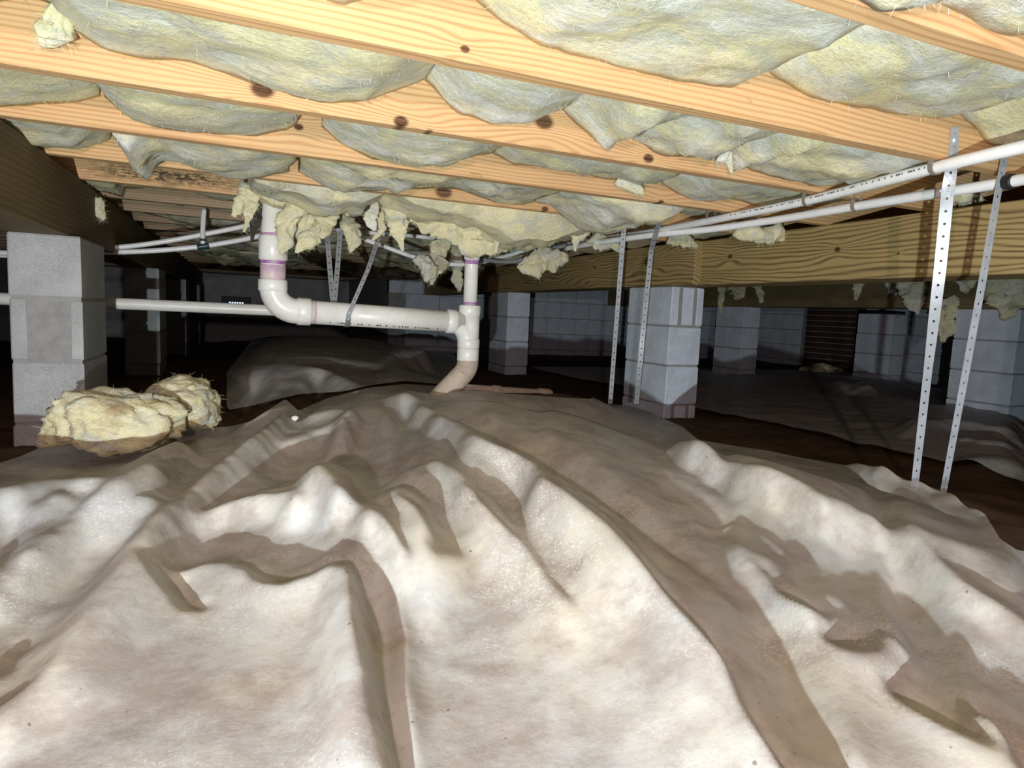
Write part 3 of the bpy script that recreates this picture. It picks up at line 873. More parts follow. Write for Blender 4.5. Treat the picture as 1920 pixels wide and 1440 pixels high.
pier(4.39, 4.87, 'dim block pier to the right of the pale one, under the far girder', ('plain',), 'block_pale')
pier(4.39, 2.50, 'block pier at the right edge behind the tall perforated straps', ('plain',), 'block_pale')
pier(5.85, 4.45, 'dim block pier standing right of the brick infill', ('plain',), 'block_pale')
pier(1.98, 0.45, 'block pier under the right girder beside the camera', ('plain',), 'block_pale')

WB = {}
for nm, sx, sy, sz in (('wall_block_x', 0.39, 0.12, 0.192), ('wall_block_y', 0.12, 0.39, 0.192), ('brick_y', 0.10, 0.204, 0.058)):
    WB[nm] = bm_mesh(nm, box_bm(0, sx, 0, sy, 0, sz, 0.003))
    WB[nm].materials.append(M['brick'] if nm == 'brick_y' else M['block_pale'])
w = link('wall_back', bm_mesh('wall_back', box_bm(1.55, XR + 0.2, YB + 0.012, YB + 0.12, -0.2, JB)), M['mortar'])
tag(w, 'grey concrete block foundation wall at the back', 'wall', kind='structure')
for r_i in range(5):
    z = JB - 0.2 * (r_i + 1)
    x = 1.55 - (0.2 if r_i % 2 else 0.0)
    while x < XR - 0.3:
        if x >= 1.54:
            link('block', WB['wall_block_x'], None, w, (x, YB, z))
        x += 0.4
w = link('wall_return', bm_mesh('wall_return', box_bm(1.55, 1.67, YB + 0.12, YF, -0.2, JB)), M['mortar'])
tag(w, 'short return of the foundation wall', 'wall', kind='structure')
w = link('wall_far', bm_mesh('wall_far', box_bm(XL, 1.55, YF, YF + 0.12, -0.2, JB)), M['block'])
tag(w, 'distant dark foundation wall', 'wall', kind='structure')
w = link('wall_left', bm_mesh('wall_left', box_bm(XL - 0.12, XL, -1.6, YF, -0.2, JB)), M['block'])
tag(w, 'dark foundation wall beyond the left girder', 'wall', kind='structure')
w = link('wall_right', bm_mesh('wall_right', box_bm(XR + 0.012, XR + 0.12, -1.6, YB, -0.2, JB)), M['mortar'])
tag(w, 'foundation wall at far right of blocks with a brick infill', 'wall', kind='structure')
WB['half_y'] = bm_mesh('wall_half_block', box_bm(0, 0.12, 0, 0.19, 0, 0.192, 0.003))
WB['half_y'].materials.append(M['block_pale'])
WB['bat_y'] = bm_mesh('brick_bat', box_bm(0, 0.10, 0, 0.097, 0, 0.058, 0.003))
WB['bat_y'].materials.append(M['brick'])
for r_i in range(5):
    z = JB - 0.2 * (r_i + 1)
    for ya, yb in ((2.29, 5.49), (6.42, YB - 0.1)):
        y = ya
        if r_i % 2:
            link('block', WB['half_y'], None, w, (XR, y, z))
            y += 0.2
        while y + 0.39 <= yb + 0.01:
            link('block', WB['wall_block_y'], None, w, (XR, y, z))
            y += 0.4
        if yb - y > 0.15:
            link('block', WB['half_y'], None, w, (XR, y, z))
for r_i in range(14):
    z = JB - 0.068 * (r_i + 1)
    y = 5.5
    if r_i % 2:
        link('brick', WB['bat_y'], None, w, (XR - 0.004, y, z))
        y += 0.107
    while y + 0.2 < 6.42:
        link('brick', WB['brick_y'], None, w, (XR - 0.004, y, z))
        y += 0.214
    if 6.40 - y > 0.08:
        link('brick', WB['bat_y'], None, w, (XR - 0.004, y, z))

# ------------------------------------------------------------------ drain pipes
def seg_pts(a, b, n=2):
    a, b = Vector(a), Vector(b)
    return [a + (b - a) * (k / (n - 1)) for k in range(n)]
def arc_pts(c, a0, a1, R, ux, uz, n=10):
    c, ux, uz = Vector(c), Vector(ux), Vector(uz)
    return [c + ux * (R * math.cos(a0 + (a1 - a0) * k / (n - 1))) + uz * (R * math.sin(a0 + (a1 - a0) * k / (n - 1))) for k in range(n)]
def ring_prof(a, b, r, lip=0.0):
    """tube points and radii for a hub with softened rims"""
    a, b = Vector(a), Vector(b)
    d = (b - a).normalized()
    e = 0.003
    return [a, a + d * e, b - d * e, b], [r - e, r, r, r - e]
def hub(name, a, b, r, mat, parent):
    p, rd = ring_prof(a, b, r)
    return link(name, tube_mesh(name, p, rd, 28), mat, parent)
def in_root(o, root):
    return o
PY = 2.57
drain = empty('drain_pipe', (0, 0, 0))
tag(drain, 'white plastic drain of riser, long elbow, sloping run and tee in mid picture', 'drain pipe')
XLp, XRp = onY(512, 500, PY).x, onY(880, 600, PY).x
zL, zR = 0.474, 0.458
R3 = 0.044
link('riser', tube_mesh('riser', [(XLp, PY, 0.56), (XLp, PY, 0.70), (XLp, PY, 0.93)], R3 * 0.99, 28), M['pvc'], drain)
hub('coupling', (XLp, PY, 0.655), (XLp, PY, 0.742), 0.0505, M['pvc'], drain)
hub('primer_band', (XLp, PY, 0.640), (XLp, PY, 0.655), R3 + 0.0012, M['primer'], drain)
hub('primer_band', (XLp, PY, 0.742), (XLp, PY, 0.753), R3 + 0.0012, M['primer'], drain)
hub('primer_smear', (XLp, PY, 0.582), (XLp, PY, 0.640), R3 + 0.0008, M['pink'], drain)
eb = link('elbow', tube_mesh('elbow', [(XLp, PY, 0.58), (XLp, PY, 0.565)] +
          arc_pts((XLp + 0.085, PY, zL + 0.085), math.pi, 1.5 * math.pi, 0.085, (1, 0, 0), (0, 0, 1), 12) + [(XLp + 0.10, PY, zL)],
          [0.047] * 15, 28), M['pvc'], drain)
hub('hub', (XLp, PY, 0.543), (XLp, PY, 0.586), 0.0515, M['pvc'], eb)
hub('hub', (XLp + 0.085, PY, zL), (XLp + 0.135, PY, zL - 0.0005), 0.0515, M['pvc'], eb)
link('sloping_run', tube_mesh('sloping_run', seg_pts((XLp + 0.09, PY, zL), (XRp - 0.03, PY, zR)), R3, 28), M['pvc'], drain)
hub('primer_smear', (XLp + 0.135, PY, zL - 0.001), (XLp + 0.155, PY, zL - 0.001), R3 + 0.0008, M['pink'], drain)
tee = link('tee', tube_mesh('tee', [(XRp, PY, 0.50), (XRp, PY, 0.36)], 0.043, 28), M['pvc'], drain)
sweep = spline([(XRp - 0.085, PY, zR + 0.002), (XRp - 0.045, PY, zR - 0.006), (XRp - 0.012, PY, zR - 0.045), (XRp, PY, zR - 0.095)], 18)
link('sweep', tube_mesh('sweep', sweep, 0.0425, 28), M['pvc'], tee)
hub('hub', (XRp, PY, 0.487), (XRp, PY, 0.53), 0.0455, M['pvc'], tee)
hub('hub', (XRp - 0.10, PY, zR + 0.003), (XRp - 0.06, PY, zR + 0.001), 0.049, M['pvc'], tee)
hub('hub', (XRp, PY, 0.352), (XRp, PY, 0.392), 0.0465, M['pvc'], tee)
hub('primer_band', (XRp - 0.103, PY, zR + 0.003), (XRp - 0.1, PY, zR + 0.003), 0.0455, M['pink'], tee)
hub('coupling', (XRp, PY, 0.300), (XRp, PY, 0.352), 0.0455, M['pvc'], drain)
RV = 0.0285
link('small_riser', tube_mesh('small_riser', [(XRp, PY, 0.52), (XRp, PY, 0.93)], RV, 24), M['pvc'], drain)
hub('primer_band', (XRp, PY, 0.531), (XRp, PY, 0.545), RV + 0.001, M['primer'], drain)
hub('coupling', (XRp, PY, 0.715), (XRp, PY, 0.79), 0.0325, M['pvc'], drain)
hub('primer_band', (XRp, PY, 0.695), (XRp, PY, 0.715), RV + 0.001, M['primer'], drain)
low = link('lower_elbow', tube_mesh('lower_elbow', spline([(XRp, PY, 0.31), (XRp, PY, 0.285), (XRp - 0.012, PY - 0.002, 0.255),
           (XRp - 0.05, PY - 0.006, 0.215), (XRp - 0.10, PY - 0.01, 0.165), (XRp - 0.16, PY - 0.015, 0.105), (XRp - 0.26, PY - 0.02, 0.02)], 30), 0.0445, 28), M['pvc_dirty_shaded'], drain)  # elbow's brown is shade put into its colour
mid = Vector((XRp - 0.020, PY - 0.003, 0.246))
dr = Vector((-0.6, -0.05, -0.8)).normalized()
hub('primer_band', mid, mid + dr * 0.006, 0.0455, M['primer'], low)
# markings along the run
rnd = random.Random(4)
bm = bmesh.new()
x = XLp + 0.20
while x < XRp - 0.14:
    if rnd.random() < 0.72:
        wdt = rnd.uniform(0.004, 0.009)
        zc = zL + (zR - zL) * (x - XLp) / (XRp - XLp)
        a0 = math.radians(-128)
        for h0, h1 in ((0.0, 0.16),):
            q = []
            for xx, aa in ((x, a0 - h0), (x + wdt, a0 - h0), (x + wdt, a0 - h1), (x, a0 - h1)):
                q.append(bm.verts.new((xx, PY + math.cos(aa) * (R3 + 0.0006) * 1.0, zc + math.sin(aa) * (R3 + 0.0006))))
            bm.faces.new(q)
    x += rnd.choice((0.010, 0.011, 0.012, 0.03))
link('printed_marking', bm_mesh('printed_marking', bm), M['print'], drain)['kind'] = 'stuff'

p0 = onY(196, 568, 3.17)
thin = empty('branch_drain_pipe', (p0.x, 3.17, p0.z))
tag(thin, 'thinner straight white drain pipe running from behind the left pier', 'drain pipe')
pts = [(-2.4, 3.17, 0.462), (p0.x, 3.17, 0.467), (0.10, 3.17, 0.467), (0.22, 3.14, 0.467), (0.45, 2.75, 0.467), (0.50, 2.62, 0.467)]
b_ = link('pipe', tube_mesh('branch_pipe', pts, 0.0242, 24), M['pvc'])
b_.parent = thin
b_.matrix_parent_inverse = Matrix.Translation(-thin.location)
h_ = hub('coupling', (0.26, 3.08, 0.467), (0.32, 2.98, 0.467), 0.029, M['pvc'], None)
h_.parent = thin
h_.matrix_parent_inverse = Matrix.Translation(-thin.location)

buried = empty('buried_drain_pipe', (1.1, 2.62, 0.18))
tag(buried, 'soiled drain pipe with a coupling half buried on the mound beside the lower elbow', 'drain pipe')
zb = max(ground_z(1.0, 2.62), ground_z(1.3, 2.62)) + 0.012
qa, qb = onY(865, 728, 2.62), onY(1034, 739, 2.64)
for nm, a, b, r_ in (('pipe', 0.0, 1.0, 0.019), ('coupling', 0.32, 0.42, 0.023), ('coupling', 0.84, 0.98, 0.024)):
    h_ = hub(nm, qa + (qb - qa) * a, qa + (qb - qa) * b, r_, M['pvc_dirty_shaded'], None)
    h_.parent = buried
    h_.matrix_parent_inverse = Matrix.Translation(-buried.location)

# ------------------------------------------------------------------ water supply lines
def line_thing(name, label, cat, pts, r, mat, n=40, part='pipe', group=None):
    pts = spline(pts, n)
    root = empty(name, pts[0])
    tag(root, label, cat, group)
    o = link(part, tube_mesh(name, pts, r, 16), mat)
    o.parent = root
    o.matrix_parent_inverse = Matrix.Translation(-root.location)
    return root, pts
def add_part(root, o):
    o.parent = root
    o.matrix_parent_inverse = Matrix.Translation(-root.location)
    return o
def clip_on(root, c, d, r, mat=None, wdt=0.012, up=0.03):
    """U clip round a pipe with two ears nailed up to the joist"""
    c, d = Vector(c), Vector(d).normalized()
    up_ = Vector((0, 0, 1))
    s = d.cross(up_).normalized()
    V, F = [], []
    n = 14
    prof = []
    for k in range(n + 1):
        a = math.pi + math.pi * k / n
        prof.append((math.cos(a), math.sin(a)))
    prof = [(-1, up / r)] + prof + [(1, up / r)]
    for rr_ in (r + 0.0006, r + 0.0030):
        for sgn in (-0.5, 0.5):
            for (x, z) in prof:
                zz = z * rr_ if abs(z) <= 1.001 else z * r
                V.append(c + s * (x * rr_) + up_ * zz + d * (sgn * wdt))
    m_ = len(prof)
    for k in range(m_ - 1):
        for A, B in ((0, 1), (3, 2), (1, 3), (2, 0)):
            F.append((A * m_ + k, A * m_ + k + 1, B * m_ + k + 1, B * m_ + k))
    return add_part(root, link('clip', mesh_from('clip', V, F), mat or M['clip']))
def clamp_on(root, name, c, d, r, wdt, mat):
    c, d = Vector(c), Vector(d).normalized()
    return add_part(root, link(name, tube_mesh(name, [c - d * wdt / 2, c - d * wdt * 0.3, c + d * wdt * 0.3, c + d * wdt / 2], [r * 0.97, r, r, r * 0.97], 16), mat))
def hz(x, y, h):                       # point seen at pixel (x, y) at height h
    return onZ(x, y, h)
JH = JB - 0.016
A = [hz(2080, 236, JH), hz(1920, 275, JH), hz(1755, 314, JH), hz(1515, 376, JH), hz(1370, 406, JH - 0.002), hz(1225, 434, JH - 0.004), hz(1120, 450, JH - 0.006), hz(1045, 462, JH - 0.008)]
A = [A[0] + (A[0] - A[1]) * 4.0 + Vector((0, -0.3, 0))] + A
ra, pa = line_thing('water_supply_pipe', 'upper white plastic water pipe clipped along the joists at right', 'water pipe', A, 0.0132, M['pvc_clean'], 64)
for (x, y) in ((1755, 314), (1515, 376), (1332, 413)):
    clip_on(ra, hz(x, y, JH), A[3] - A[4], 0.0135)
Bp = [hz(2080, 300, JH - 0.02), hz(1920, 336, JH - 0.018), hz(1760, 362, JH - 0.014), hz(1605, 387, JH - 0.008), hz(1450, 413, JH - 0.010), hz(1330, 430, JH - 0.018), hz(1230, 440, JH - 0.022), hz(1120, 455, JH - 0.03), hz(1060, 466, JH - 0.035)]
Bp = [Bp[0] + (Bp[0] - Bp[1]) * 4.0 + Vector((0, -0.3, 0))] + Bp
rb_, pb = line_thing('water_supply_pipe', 'lower white plastic water pipe bowing below the clipped one at right', 'water pipe', Bp, 0.0130, M['pvc_clean'], 64)
clip_on(rb_, hz(1605, 387, JH - 0.008), Bp[4] - Bp[5], 0.0133)
clamp_on(rb_, 'black_clamp', hz(1893, 341, JH - 0.018), Bp[2] - Bp[3], 0.0165, 0.020, M['black'])
clamp_on(rb_, 'pink_band', hz(1777, 359, JH - 0.0145), Bp[2] - Bp[3], 0.0134, 0.008, M['pink'])
# print on the upper pipe: short dark dashes following it
def print_dashes(root, pts, r, i0, i1, ang, seed):
    rnd = random.Random(seed)
    bm = bmesh.new()
    T, N, B = frames(pts)
    for i in range(i0, i1):
        L_ = (pts[i + 1] - pts[i]).length
        s = 0.0
        while s < L_:
            if rnd.random() < 0.7:
                w_ = rnd.uniform(0.003, 0.006)
                q = []
                for ds, da in ((0, 0), (w_, 0), (w_, 0.33), (0, 0.33)):
                    p = pts[i] + T[i] * (s + ds)
                    a = ang + da
                    q.append(bm.verts.new(p + (N[i] * math.cos(a) + B[i] * math.sin(a)) * (r + 0.0005)))
                bm.faces.new(q)
            s += rnd.choice((0.007, 0.008, 0.022))
    o = add_part(root, link('printed_marking', bm_mesh('printed_marking', bm), M['print']))
    o['kind'] = 'stuff'
    return o
_T, _N, _B = frames(pa)
_ang = math.atan2((CAM - pa[32]).dot(_B[32]), (CAM - pa[32]).dot(_N[32]))
print_dashes(ra, pa, 0.0132, 24, 40, _ang + 0.25, 3)

PL = 3.30
L1 = [onY(0, 478, PL) + Vector((-0.9, 0, 0)), onY(0, 478, PL), onY(110, 472, PL), onY(193, 466, PL), onY(250, 461, PL), onY(320, 451, PL), onY(400, 436, PL), onY(462, 423, PL), onY(520, 405, PL)]
r1, p1 = line_thing('water_supply_pipe', 'upper of two thin white supply lines leaving the left pier', 'water pipe', L1, 0.0112, M['pvc_clean'], 56)
L2 = [onY(0, 474, PL - 0.03) + Vector((-0.9, 0, 0)), onY(0, 474, PL - 0.03), onY(110, 474, PL - 0.03), onY(206, 473, PL - 0.03), onY(290, 470, PL - 0.03), onY(370, 463, PL - 0.03), onY(430, 454, PL - 0.03), onY(480, 444, PL - 0.03), onY(540, 428, PL - 0.03)]
r2, p2 = line_thing('water_supply_pipe', 'lower thin white supply line with a crimped tee', 'water pipe', L2, 0.0112, M['pvc_clean'], 56)
add_part(r2, link('branch', tube_mesh('branch', spline([onY(381, 461, PL - 0.03), onY(380, 440, PL - 0.02), onY(381, 415, PL), onY(383, 392, PL + 0.02)], 12), 0.0105, 16), M['pvc_clean']))
dL = (L2[6] - L2[5]).normalized()
tc_ = onY(381, 462, PL - 0.03)
tee2 = clamp_on(r2, 'tee_fitting', tc_, dL, 0.0138, 0.05, M['teal'])
for k in (-0.020, 0.020):
    clamp_on(r2, 'crimp_ring', tc_ + dL * k, dL, 0.0150, 0.008, M['teal'])
clamp_on(r2, 'crimp_ring', tc_ + Vector((0, 0, 0.028)), (0, 0, 1), 0.0145, 0.010, M['teal'])
PM = 3.02
M1 = [onY(600, 420, PM), onY(660, 441, PM), onY(712, 459, PM), onY(780, 483, PM), onY(840, 495, PM), onY(890, 494, PM), onY(953, 479, PM), onY(1010, 462, PM), Vector((1.48, 3.08, JH - 0.02))]
line_thing('water_supply_pipe', 'thin white supply line sagging behind the small drain riser', 'water pipe', M1, 0.0098, M['pvc_clean'], 48)
M2 = [onY(610, 428, PM + 0.15), onY(700, 437, PM + 0.15), onY(770, 442, PM + 0.15), onY(836, 449, PM + 0.15), onY(900, 452, PM + 0.15), onY(990, 450, PM + 0.15)]
r5, p5 = line_thing('water_supply_pipe', 'thin white supply line running straight under the joists behind torn insulation', 'water pipe', M2, 0.0098, M['pvc_clean'], 40)
clip_on(r5, onY(832, 449, PM + 0.15), (1, 0, 0), 0.0102, M['black'])
G1 = [onY(905, 487, 2.95), onY(950, 491, 2.95), onY(985, 486, 2.95), onY(1012, 476, 2.95), onY(1032, 467, 2.95), hz(1062, 460, JH - 0.02)]
line_thing('grey_conduit', 'dark grey flexible conduit looping under the joists left of the girder', 'conduit', G1, 0.0098, M['grey_hose'], 30)

# ------------------------------------------------------------------ perforated hanger straps
def strap_mesh(name, pts, widths, wdirs, pitch=0.027, hole=0.0030, thick=0.0009):
    """flat steel band along pts with real holes punched down its middle"""
    pts = [Vector(p) for p in pts]
    L_ = [0.0]
    for a, b in zip(pts[:-1], pts[1:]):
        L_.append(L_[-1] + (b - a).length)
    def at(s):
        s = min(max(s, 0), L_[-1])
        for i in range(len(L_) - 1):
            if s <= L_[i + 1] + 1e-9:
                t = (s - L_[i]) / max(1e-9, L_[i + 1] - L_[i])
                w_ = widths[i] + (widths[i + 1] - widths[i]) * t
                d = (Vector(wdirs[i]) * (1 - t) + Vector(wdirs[i + 1]) * t).normalized()
                return pts[i] + (pts[i + 1] - pts[i]) * t, w_, d, (pts[i + 1] - pts[i]).normalized()
    n = max(1, int(L_[-1] / pitch))
    pit = L_[-1] / n
    V, F = [], []
    tmpl_h = [(math.cos(math.pi / 8 + k * math.pi / 4) * hole, math.sin(math.pi / 8 + k * math.pi / 4) * hole) for k in range(8)]
    for c_ in range(n):
        s0 = c_ * pit
        cs = s0 + pit / 2
        b0 = len(V)
        loc = []
        for (su, sv) in ((1, .4), (.4, 1), (-.4, 1), (-1, .4), (-1, -.4), (-.4, -1), (.4, -1), (1, -.4)):
            # outer ring: u across (+-half width), v along (+-half pitch)
            u = 1.0 if su == 1 else (-1.0 if su == -1 else su)
            v = 1.0 if sv == 1 else (-1.0 if sv == -1 else sv)
            loc.append((u, v))
        for u, v in loc:
            p, w_, d, t_ = at(cs + v * pit / 2)
            V.append(p + d * (u * w_ / 2))
        for (hx, hy) in tmpl_h:
            p, w_, d, t_ = at(cs + hy)
            V.append(p + d * hx)
        for u, v in ((1, 1), (-1, 1), (-1, -1), (1, -1)):
            p, w_, d, t_ = at(cs + v * pit / 2)
            V.append(p + d * (u * w_ / 2))
        for k in range(8):
            k2 = (k + 1) % 8
            F.append((b0 + k, b0 + k2, b0 + 8 + k2, b0 + 8 + k))
        for cnr, (a, b) in zip((16, 17, 18, 19), ((0, 1), (2, 3), (4, 5), (6, 7))):
            F.append((b0 + a, b0 + cnr, b0 + b))
    bm = bmesh.new()
    bv = [bm.verts.new(v) for v in V]
    for f_ in F:
        bm.faces.new([bv[i] for i in f_])
    bmesh.ops.remove_doubles(bm, verts=bm.verts, dist=1e-5)
    bmesh.ops.recalc_face_normals(bm, faces=bm.faces)
    bmesh.ops.solidify(bm, geom=bm.faces[:], thickness=thick)
    return bm_mesh(name, bm)
def facing(p, tangent):
    """width direction of a band lying square to the sight line"""
    v = (Vector(p) - CAM).normalized()
    return v.cross(Vector(tangent)).normalized()
def strap(label, pts, width, twist=None, mat='galv', nail=None, group='perforated hanger straps'):
    pts = [Vector(p) for p in pts]
    root = empty('hanger_strap', pts[-1])
    tag(root, label, 'strap', group)
    wd = []
    for i, p in enumerate(pts):
        a = pts[max(0, i - 1)]
        b = pts[min(len(pts) - 1, i + 1)]
        t_ = (b - a).normalized()
        d = Vector((1, 0, 0)) - t_ * t_.x
        d.normalize()
        if twist:
            d = Matrix.Rotation(math.radians(twist[i]), 3, t_) @ d
        wd.append(d)
    add_part(root, link('band', strap_mesh('band', pts, [width] * len(pts), wd), M[mat]))
    if nail is not None:
        bm = bmesh.new()
        bmesh.ops.create_uvsphere(bm, u_segments=10, v_segments=6, radius=0.0045)
        for v in bm.verts:
            v.co.y *= 0.5
            v.co += Vector(nail)
        add_part(root, link('nail_head', bm_mesh('nail_head', bm, True), M['pvc_clean']))
    return root
y1 = jy(1) - 0.003
sp0 = onY(1790, 238, y1)
sp1 = onY(1788, 285, y1)
bx, by = onY(1713, 926, 1.045).x, 1.045
strap('long perforated steel strap nailed to the widest joist, left of the right-hand pair',
      [sp0, sp1, sp1 + Vector((0.002, 0.004, -0.09)), onY(1763, 500, 1.03), onY(1740, 690, 1.04), onY(1712, 935, 1.045)],
      0.0245, [0, 10, 66, 50, 10, 0], nail=onY(1789, 263, y1 - 0.002))
strap('long perforated steel strap hanging rightmost, in front of the lower water pipe',
      [onY(1884, 292, 0.99), onY(1873, 350, 0.985), onY(1843, 520, 1.0), onY(1810, 700, 1.02), onY(1768, 925, 1.05)],
      0.0235, [0, 0, 6, 6, 0])
yj4 = jy(4)
strap('perforated strap hanging just left of the pale block pier',
      [onY(1171, 415, yj4 - 0.004), onY(1168, 450, yj4 - 0.004), onY(1156, 600, yj4 + 0.02), onY(1144, 757, yj4 + 0.04)], 0.0195, [10, 10, 0, 0])
strap('grey strap nailed below a big knot and crossing the pale block pier',
      [onY(1243, 398, yj4 - 0.003), onY(1232, 430, yj4 - 0.004), onY(1221, 470, yj4 - 0.02), onY(1208, 600, yj4 + 0.0), onY(1193, 757, yj4 + 0.03)], 0.0195,
      [35, 35, 48, 45, 10], mat='galv_dark', nail=onY(1238, 411, yj4 - 0.006))
# hangers of the sloping drain run
xh = onY(650, 590, PY).x
def hang_loop(xc, zc, r, n=12):
    return [(xc, PY + math.cos(a) * r, zc + math.sin(a) * r) for a in [math.pi + (math.pi * 1.15) * k / (n - 1) for k in range(n)]]
zc = zL + (zR - zL) * (xh - XLp) / (XRp - XLp)
top = onY(712, 440, PY + 0.02)
root = empty('hanger_strap', (xh, PY, zc))
tag(root, 'slanting steel strap slung round the sloping white drain run', 'strap', 'perforated hanger straps')
pts = [top, onY(690, 505, PY - 0.03), Vector((xh + 0.012, PY - 0.049, zc + 0.035))] + [Vector(p) for p in hang_loop(xh, zc, 0.0462)]
add_part(root, link('band', strap_mesh('band', pts, [0.019] * len(pts), [(1, 0, 0.25)] * 3 + [(1, 0, 0)] * (len(pts) - 3)), M['galv_dark']))
x2 = onY(617, 560, PY + 0.06).x
z2 = zL + (zR - zL) * (x2 - XLp) / (XRp - XLp)
for lab, tp, bt, mt in (('left of two steel straps dropping side by side behind the drain run', (613, 436), (624, 572), 'galv_dark'),
                        ('right of two steel straps dropping side by side behind the drain run', (638, 432), (627, 572), 'galv_dark')):
    strap(lab, [onY(*tp, PY + 0.12), onY((tp[0] + bt[0]) / 2, 505, PY + 0.09), onY(bt[0], bt[1] - 6, PY + 0.055), (onY(bt[0], bt[1], PY + 0.05).x, PY + 0.049, z2)], 0.019, [0, 0, 0, 0], mat=mt)

# foundation vent glowing with daylight in the far dark wall
vx = onY(443, 568, YF - 0.02)
vent = empty('foundation_vent', (vx.x, YF, vx.z - 0.06))
tag(vent, 'small foundation vent showing a row of bright daylight dots', 'vent')
t = NT('daylight')
t.b.inputs['Emission Color'].default_value = (0.55, 0.75, 1.0, 1)
t.b.inputs['Emission Strength'].default_value = 1.6
M['daylight'] = t.m
add_part(vent, link('vent_frame', bm_mesh('vent_frame', box_bm(vx.x - 0.2, vx.x + 0.2, YF - 0.03, YF - 0.001, vx.z - 0.09, vx.z + 0.09, 0.004)), M['black']))
for k in range(6):
    xx = vx.x - 0.085 + 0.034 * k
    bm = box_bm(xx - 0.010, xx + 0.010, YF - 0.034, YF - 0.030, vx.z - 0.012, vx.z + 0.012, 0.0)
    add_part(vent, link('vent_slot', bm_mesh('vent_slot', bm), M['daylight']))

# ------------------------------------------------------------------ fibreglass insulation
def fnoise(p, s, seed):
    return mnoise.noise(Vector((p[0] * s + seed * 3.1, p[1] * s - seed * 1.7, p[2] * s + seed * 0.9)))
def fibres(root, surf, n, seed, length=(0.006, 0.020), down=0.5, w_=0.0004, mat=None):
    """loose hair-thin strands standing off a fluffy surface"""
    rnd = random.Random(seed)
    V, F = [], []
    for k in range(n):
        p, nr = surf[rnd.randrange(len(surf))]
        d = Vector((rnd.gauss(0, 0.5), rnd.gauss(0, 0.5), rnd.gauss(0, 0.4) - down)) + nr * 0.6
        d.normalize()
        L_ = rnd.uniform(*length)
        s = d.cross(Vector((rnd.gauss(0, 1), rnd.gauss(0, 1), rnd.gauss(0, 1)))).normalized() * w_
        q = p + d * L_ * 0.55 + Vector((rnd.gauss(0, 0.003), rnd.gauss(0, 0.003), 0))
        e = q + (d + Vector((rnd.gauss(0, 0.4), rnd.gauss(0, 0.4), -0.3))).normalized() * L_ * 0.45
        b = len(V)
        V += [p - s, p + s, q + s * 0.8, q - s * 0.8, e]
        F += [(b, b + 1, b + 2, b + 3), (b + 3, b + 2, b + 4)]
    if not V:
        return None
    o = link('loose_fibres', mesh_from('loose_fibres', V, F), mat)
    o['kind'] = 'stuff'
    return add_part(root, o)
def resample(pts, n):
    xs = np.array([p[0] for p in pts])
    ys = np.array([p[1] for p in pts])
    t = np.concatenate(([0], np.cumsum(np.hypot(np.diff(xs), np.diff(ys)))))
    u = np.linspace(0, t[-1], n)
    return list(zip(np.interp(u, t, xs), np.interp(u, t, ys)))
def batt(label, i, px_pts, mat, seed, fluff=1.0, bulge=0.014, group='insulation batts between the joists', nfib=160, raw=None):
    """a batt sagging in the bay in front of joist i; px_pts trace its lower edge against that joist"""
    y0, y1_ = jy(i - 1) + JW + 0.002, jy(i) - 0.002
    prof = raw if raw else [(p.x, p.z) for p in (onY(x, y, y1_) for x, y in px_pts)]
    prof = [(x, min(z, JT - 0.03)) for x, z in prof]
    ln = sum(math.hypot(b[0] - a[0], b[1] - a[1]) for a, b in zip(prof[:-1], prof[1:]))
    nu = int(min(90, max(14, ln / 0.014)))
    prof = resample(prof, nu)
    nv = 16 if i < 6 else 9
    ring = nv + 2
    V, F, surf = [], [], []
    for a, (x, z) in enumerate(prof):
        u = a / (nu - 1)
        endf = min(1.0, min(u, 1 - u) * 6)
        for b in range(nv):
            v = b / (nv - 1)
            y = y0 + (y1_ - y0) * v
            zz = z + 0.012 * (1 - v) - bulge * endf * math.sin(math.pi * v) ** 0.8
            edge = math.sin(math.pi * min(1, max(0, v))) ** 0.5
            p = Vector((x, y, zz))
            n1 = fnoise(p, 5.5, seed) * 0.020 + fnoise(p, 14, seed) * 0.010 + fnoise(p, 36, seed) * 0.0055
            pl = Vector((p.x * 0.35, p.y, p.z))
            n1 += 0.014 * (0.5 - (1 - abs(fnoise(pl, 13, seed + 3))) ** 3) + 0.010 * fnoise(pl, 22, seed + 6)
            p.z += n1 * fluff * (0.45 + 0.55 * edge) * (0.3 + 0.7 * endf)
            p.x += fnoise(p, 9, seed + 5) * 0.015 * fluff
            if 0 < b < nv - 1:
                p.y += fnoise(p, 11, seed + 9) * 0.010 * fluff
            p.y = min(max(p.y, y0), y1_)
            p.z = min(p.z, JT - 0.012)
            V.append(p)
            if 0 < b:
                surf.append((p, Vector((0, -0.3, -0.9))))
        V.append(Vector((x, y1_, JT - 0.004)))
        V.append(Vector((x, y0, JT - 0.004)))
    for a in range(nu - 1):
        for b in range(ring):
            b2 = (b + 1) % ring
            F.append((a * ring + b, (a + 1) * ring + b, (a + 1) * ring + b2, a * ring + b2))
    F.append(tuple(range(ring)))
    F.append(tuple((nu - 1) * ring + b for b in range(ring))[::-1])
    root = empty('insulation_batt', (sum(p[0] for p in prof) / nu, (y0 + y1_) / 2, min(p[1] for p in prof)))
    tag(root, label, 'insulation', group)
    add_part(root, link('batt', mesh_from('batt', V, F, True), M[mat]))
    if nfib:
        fibres(root, surf, nfib, seed, mat=M[mat])
    return root
